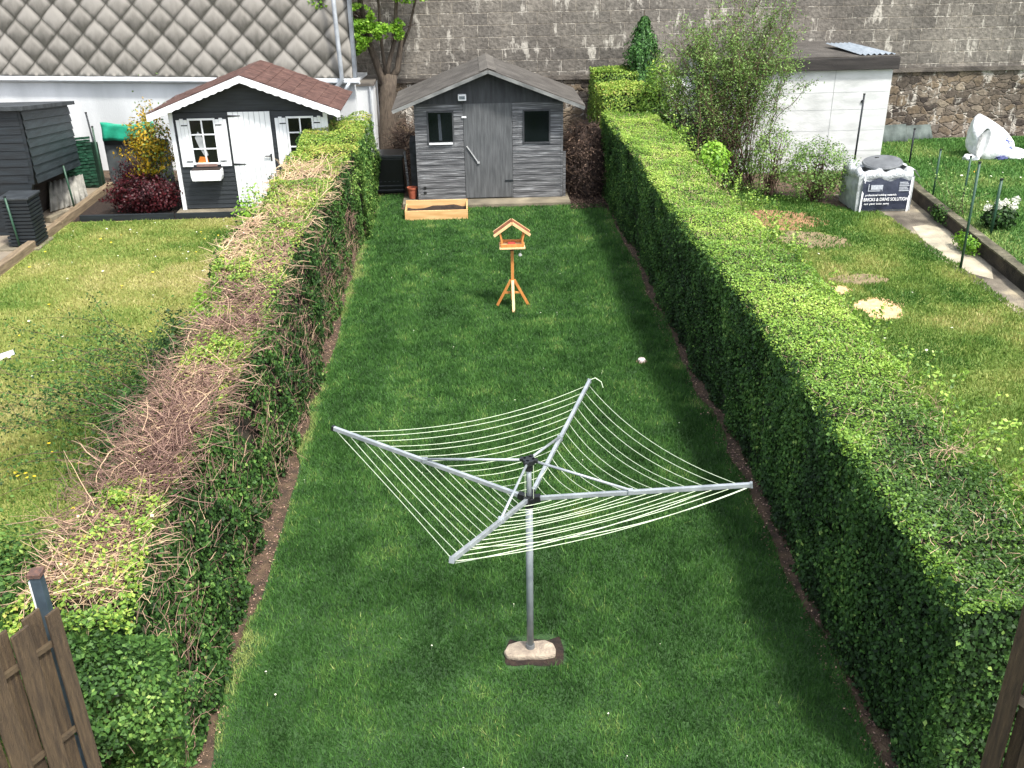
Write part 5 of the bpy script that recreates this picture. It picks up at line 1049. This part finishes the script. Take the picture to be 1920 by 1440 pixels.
n = 14; L = wander(np.array([8.95, 17.0, .2]) + rng.normal(0, .08, (n, 3)) * [1, 2.2, 0], np.stack([rng.normal(0, .3, n), rng.normal(0, .4, n), np.ones(n)], 1), rng.uniform(.4, 1.15, n), 9, .15); twigs('stems', L, np.full(n, .005), rng.random(n), twigdark, cl)
LP = np.repeat(L[:, 2:].reshape(-1, 3), 6, 0); LP = LP + rng.normal(0, .05, LP.shape); leaves('leaves', LP, rng.normal(0, .7, LP.shape) + [0, 0, .7], rng.uniform(.03, .06, len(LP)), rng.random(len(LP)), willow, cl)
n = 60; P = np.stack([rng.uniform(8.75, 9.1, n), rng.uniform(16.7, 17.3, n), rng.uniform(.8, 1.3, n)], 1); k = vn(P[:, 1], P[:, 2], .2, 2) > .7; leaves('blossom', P[k], rng.normal(0, 1, (k.sum(), 3)), rng.uniform(.03, .06, k.sum()), rng.random(k.sum()), forsy, cl)
# moss/weeds tufts at the low wall
for i, (x, y) in enumerate(((8.72, 17.1), (8.35, 15.4))):
    bush('weed_clump', ['leafy weeds hanging at the low wall near the printed bag', 'weeds at the foot of the low wall behind the tallest green post'][i], 'weeds', (x, y, .16), (.12, .45, .16), 700, .05, .4, ivy if i == 0 else spring, 0, hollow=.1)

# ---------------------------------------------------------------- flowers in the lawns
def flower(name, x, y, mat, label, group, r=.02, z=.05):
    n_ = 9; V = [(0, 0, .006)] + [(r * math.cos(2 * math.pi * k / n_), r * math.sin(2 * math.pi * k / n_), 0) for k in range(n_)]
    V2 = [(0, 0, -.002), (.003, 0, -z), (-.003, 0, -z)]
    key = name + str(r)
    if key not in bpy.data.meshes:
        me = bpy.data.meshes.new(key); me.from_pydata(V + V2, [], [(0, k + 1, (k + 1) % n_ + 1) for k in range(n_)] + [(10, 11, 12)]); me.materials.append(mat)
    o = bpy.data.objects.new(name, bpy.data.meshes[key]); col.objects.link(o); o.location = (x, y, z + .006); s = random.uniform(.5, 1.15); o.scale = (s, s, 1); o.rotation_euler = (random.uniform(-.3, .3), random.uniform(-.3, .3), random.uniform(0, 6))
    return tag(o, label, 'flower', group)
dm = M('dandelion', '#e3c01a', '#f2da3c', 90, .7); wm = M('daisy', '#dedfc0', '#eeeed8', 90, .7)
for x, y in [(-4.92, 8.93), (-4.85, 8.97), (-4.8, 8.9), (-5.0, 8.9), (-4.74, 8.95), (-4.68, 8.86), (-5.05, 8.99), (-4.62, 8.88)]: flower('dandelion', x, y, dm, 'yellow dandelion in the cluster at the left edge of the left lawn', 'dandelions clustered at the left edge', .03)
fr = random.Random(5)
for k in range(34): flower('dandelion', fr.uniform(-7.5, -3.9), 8 + 10 * fr.random(), dm, 'single yellow dandelion scattered in the left lawn', 'dandelions scattered in the left lawn', .024)
for k in range(50): flower('daisy', fr.uniform(-7.6, -3.5), 8.5 + 10 * fr.random(), wm, 'tiny pale daisy in the left lawn', 'daisies in the left lawn', .02)
for k in range(30): flower('daisy', fr.uniform(-1.8, 2.55), 4.6 + 13 * fr.random() ** 1.3, wm, 'tiny pale daisy in the middle lawn', 'daisies in the middle lawn', .007, .04)
for k in range(40): flower('daisy', fr.uniform(9.4, 12.5), fr.uniform(13.5, 20), wm, 'tiny white daisy on the raised lawn', 'daisies on the raised lawn', .026, .26)
for k in range(14): flower('daisy', fr.uniform(4.2, 7.6), fr.uniform(9, 16), wm, 'tiny pale daisy in the right lawn', 'daisies in the right lawn', .018)

# ---------------------------------------------------------------- near fences
lf = thing('wooden_fence', (-2.5, 4.4, 0), 'brown hit-and-miss wooden fence with metal post at the lower left', 'fence')
dv = Vector((-.53, -.85, 0)).normalized(); nv_ = Vector((.85, -.53, 0)).normalized()
st_ = Vector((-2.43, 4.55, 0))
for k in range(18):
    c_ = st_ + dv * (.055 + .101 * k) + nv_ * (.026 if k % 2 == 0 else -.026); h_ = 1.74 + .01 * math.sin(k * 2.3) - (.02 if k == 0 else 0)
    lw2 = .112 if k else .085
    lean_ = dv * random.uniform(-.006, .006)
    p0 = c_ + Vector((0, 0, .06)); p1 = c_ + lean_ + Vector((0, 0, h_))
    a_ = dv * lw2 / 2; b_ = nv_ * .009
    mb = MB(); vs = [p0 - a_ - b_, p0 + a_ - b_, p0 + a_ + b_, p0 - a_ + b_, p1 - a_ - b_, p1 + a_ - b_ + Vector((0, 0, -.012)), p1 + a_ + b_ + Vector((0, 0, -.012)), p1 - a_ + b_]
    mb.add(vs, [(0, 3, 2, 1), (4, 5, 6, 7), (0, 1, 5, 4), (1, 2, 6, 5), (2, 3, 7, 6), (3, 0, 4, 7)]); mb.build('pale', pale, lf, .003)
for z in (.25, .85, 1.50): mb = MB(); mb.beam(st_ + dv * .02 + Vector((0, 0, z)), st_ + dv * 1.85 + Vector((0, 0, z)), .026, .03); mb.build('rail', M('rail_wood', '#3c3124', '#50432f', 9, .9, .4), lf)
pp = Vector((-2.54, 4.62, 0)); 
po = MB(); po.box(pp.x - .03, pp.x + .03, pp.y - .03, pp.y + .03, 0, 1.87); po = po.build('post', metalpost, lf, .004)
MB().box(pp.x - .038, pp.x + .038, pp.y - .038, pp.y + .038, 1.871, 1.90).build('post_cap', rust, po, .004)
MB().box(pp.x - .045, pp.x - .031, pp.y - .02, pp.y + .02, .2, 1.84).build('white_strip', white, po)
rfn = thing('wooden_fence', (3.2, 4.0, 0), 'brown wooden fence boards at the lower right corner', 'fence')
dv2 = Vector((.45, -.89, 0)).normalized(); nv2 = Vector((-.89, -.45, 0)).normalized(); st2 = Vector((3.03, 4.19, 0))
for k in range(14):
    c_ = st2 + dv2 * (.05 + .101 * k) + nv2 * (.026 if k % 2 == 0 else -.026); p0 = c_ + Vector((0, 0, .06)); p1 = c_ + Vector((0, 0, 1.78))
    mb = MB(); mb.beam(p0, p1, .11, .018, up=nv2); mb.build('pale', pale, rfn, .003)
for z in (.5, 1.1, 1.6): mb = MB(); mb.beam(st2 + dv2 * .02 + Vector((0, 0, z)), st2 + dv2 * 1.4 + Vector((0, 0, z)), .03, .05); mb.build('rail', M('rail_wood2', '#6c5f4e', '#8c7e68', 9, .9, .4), rfn)
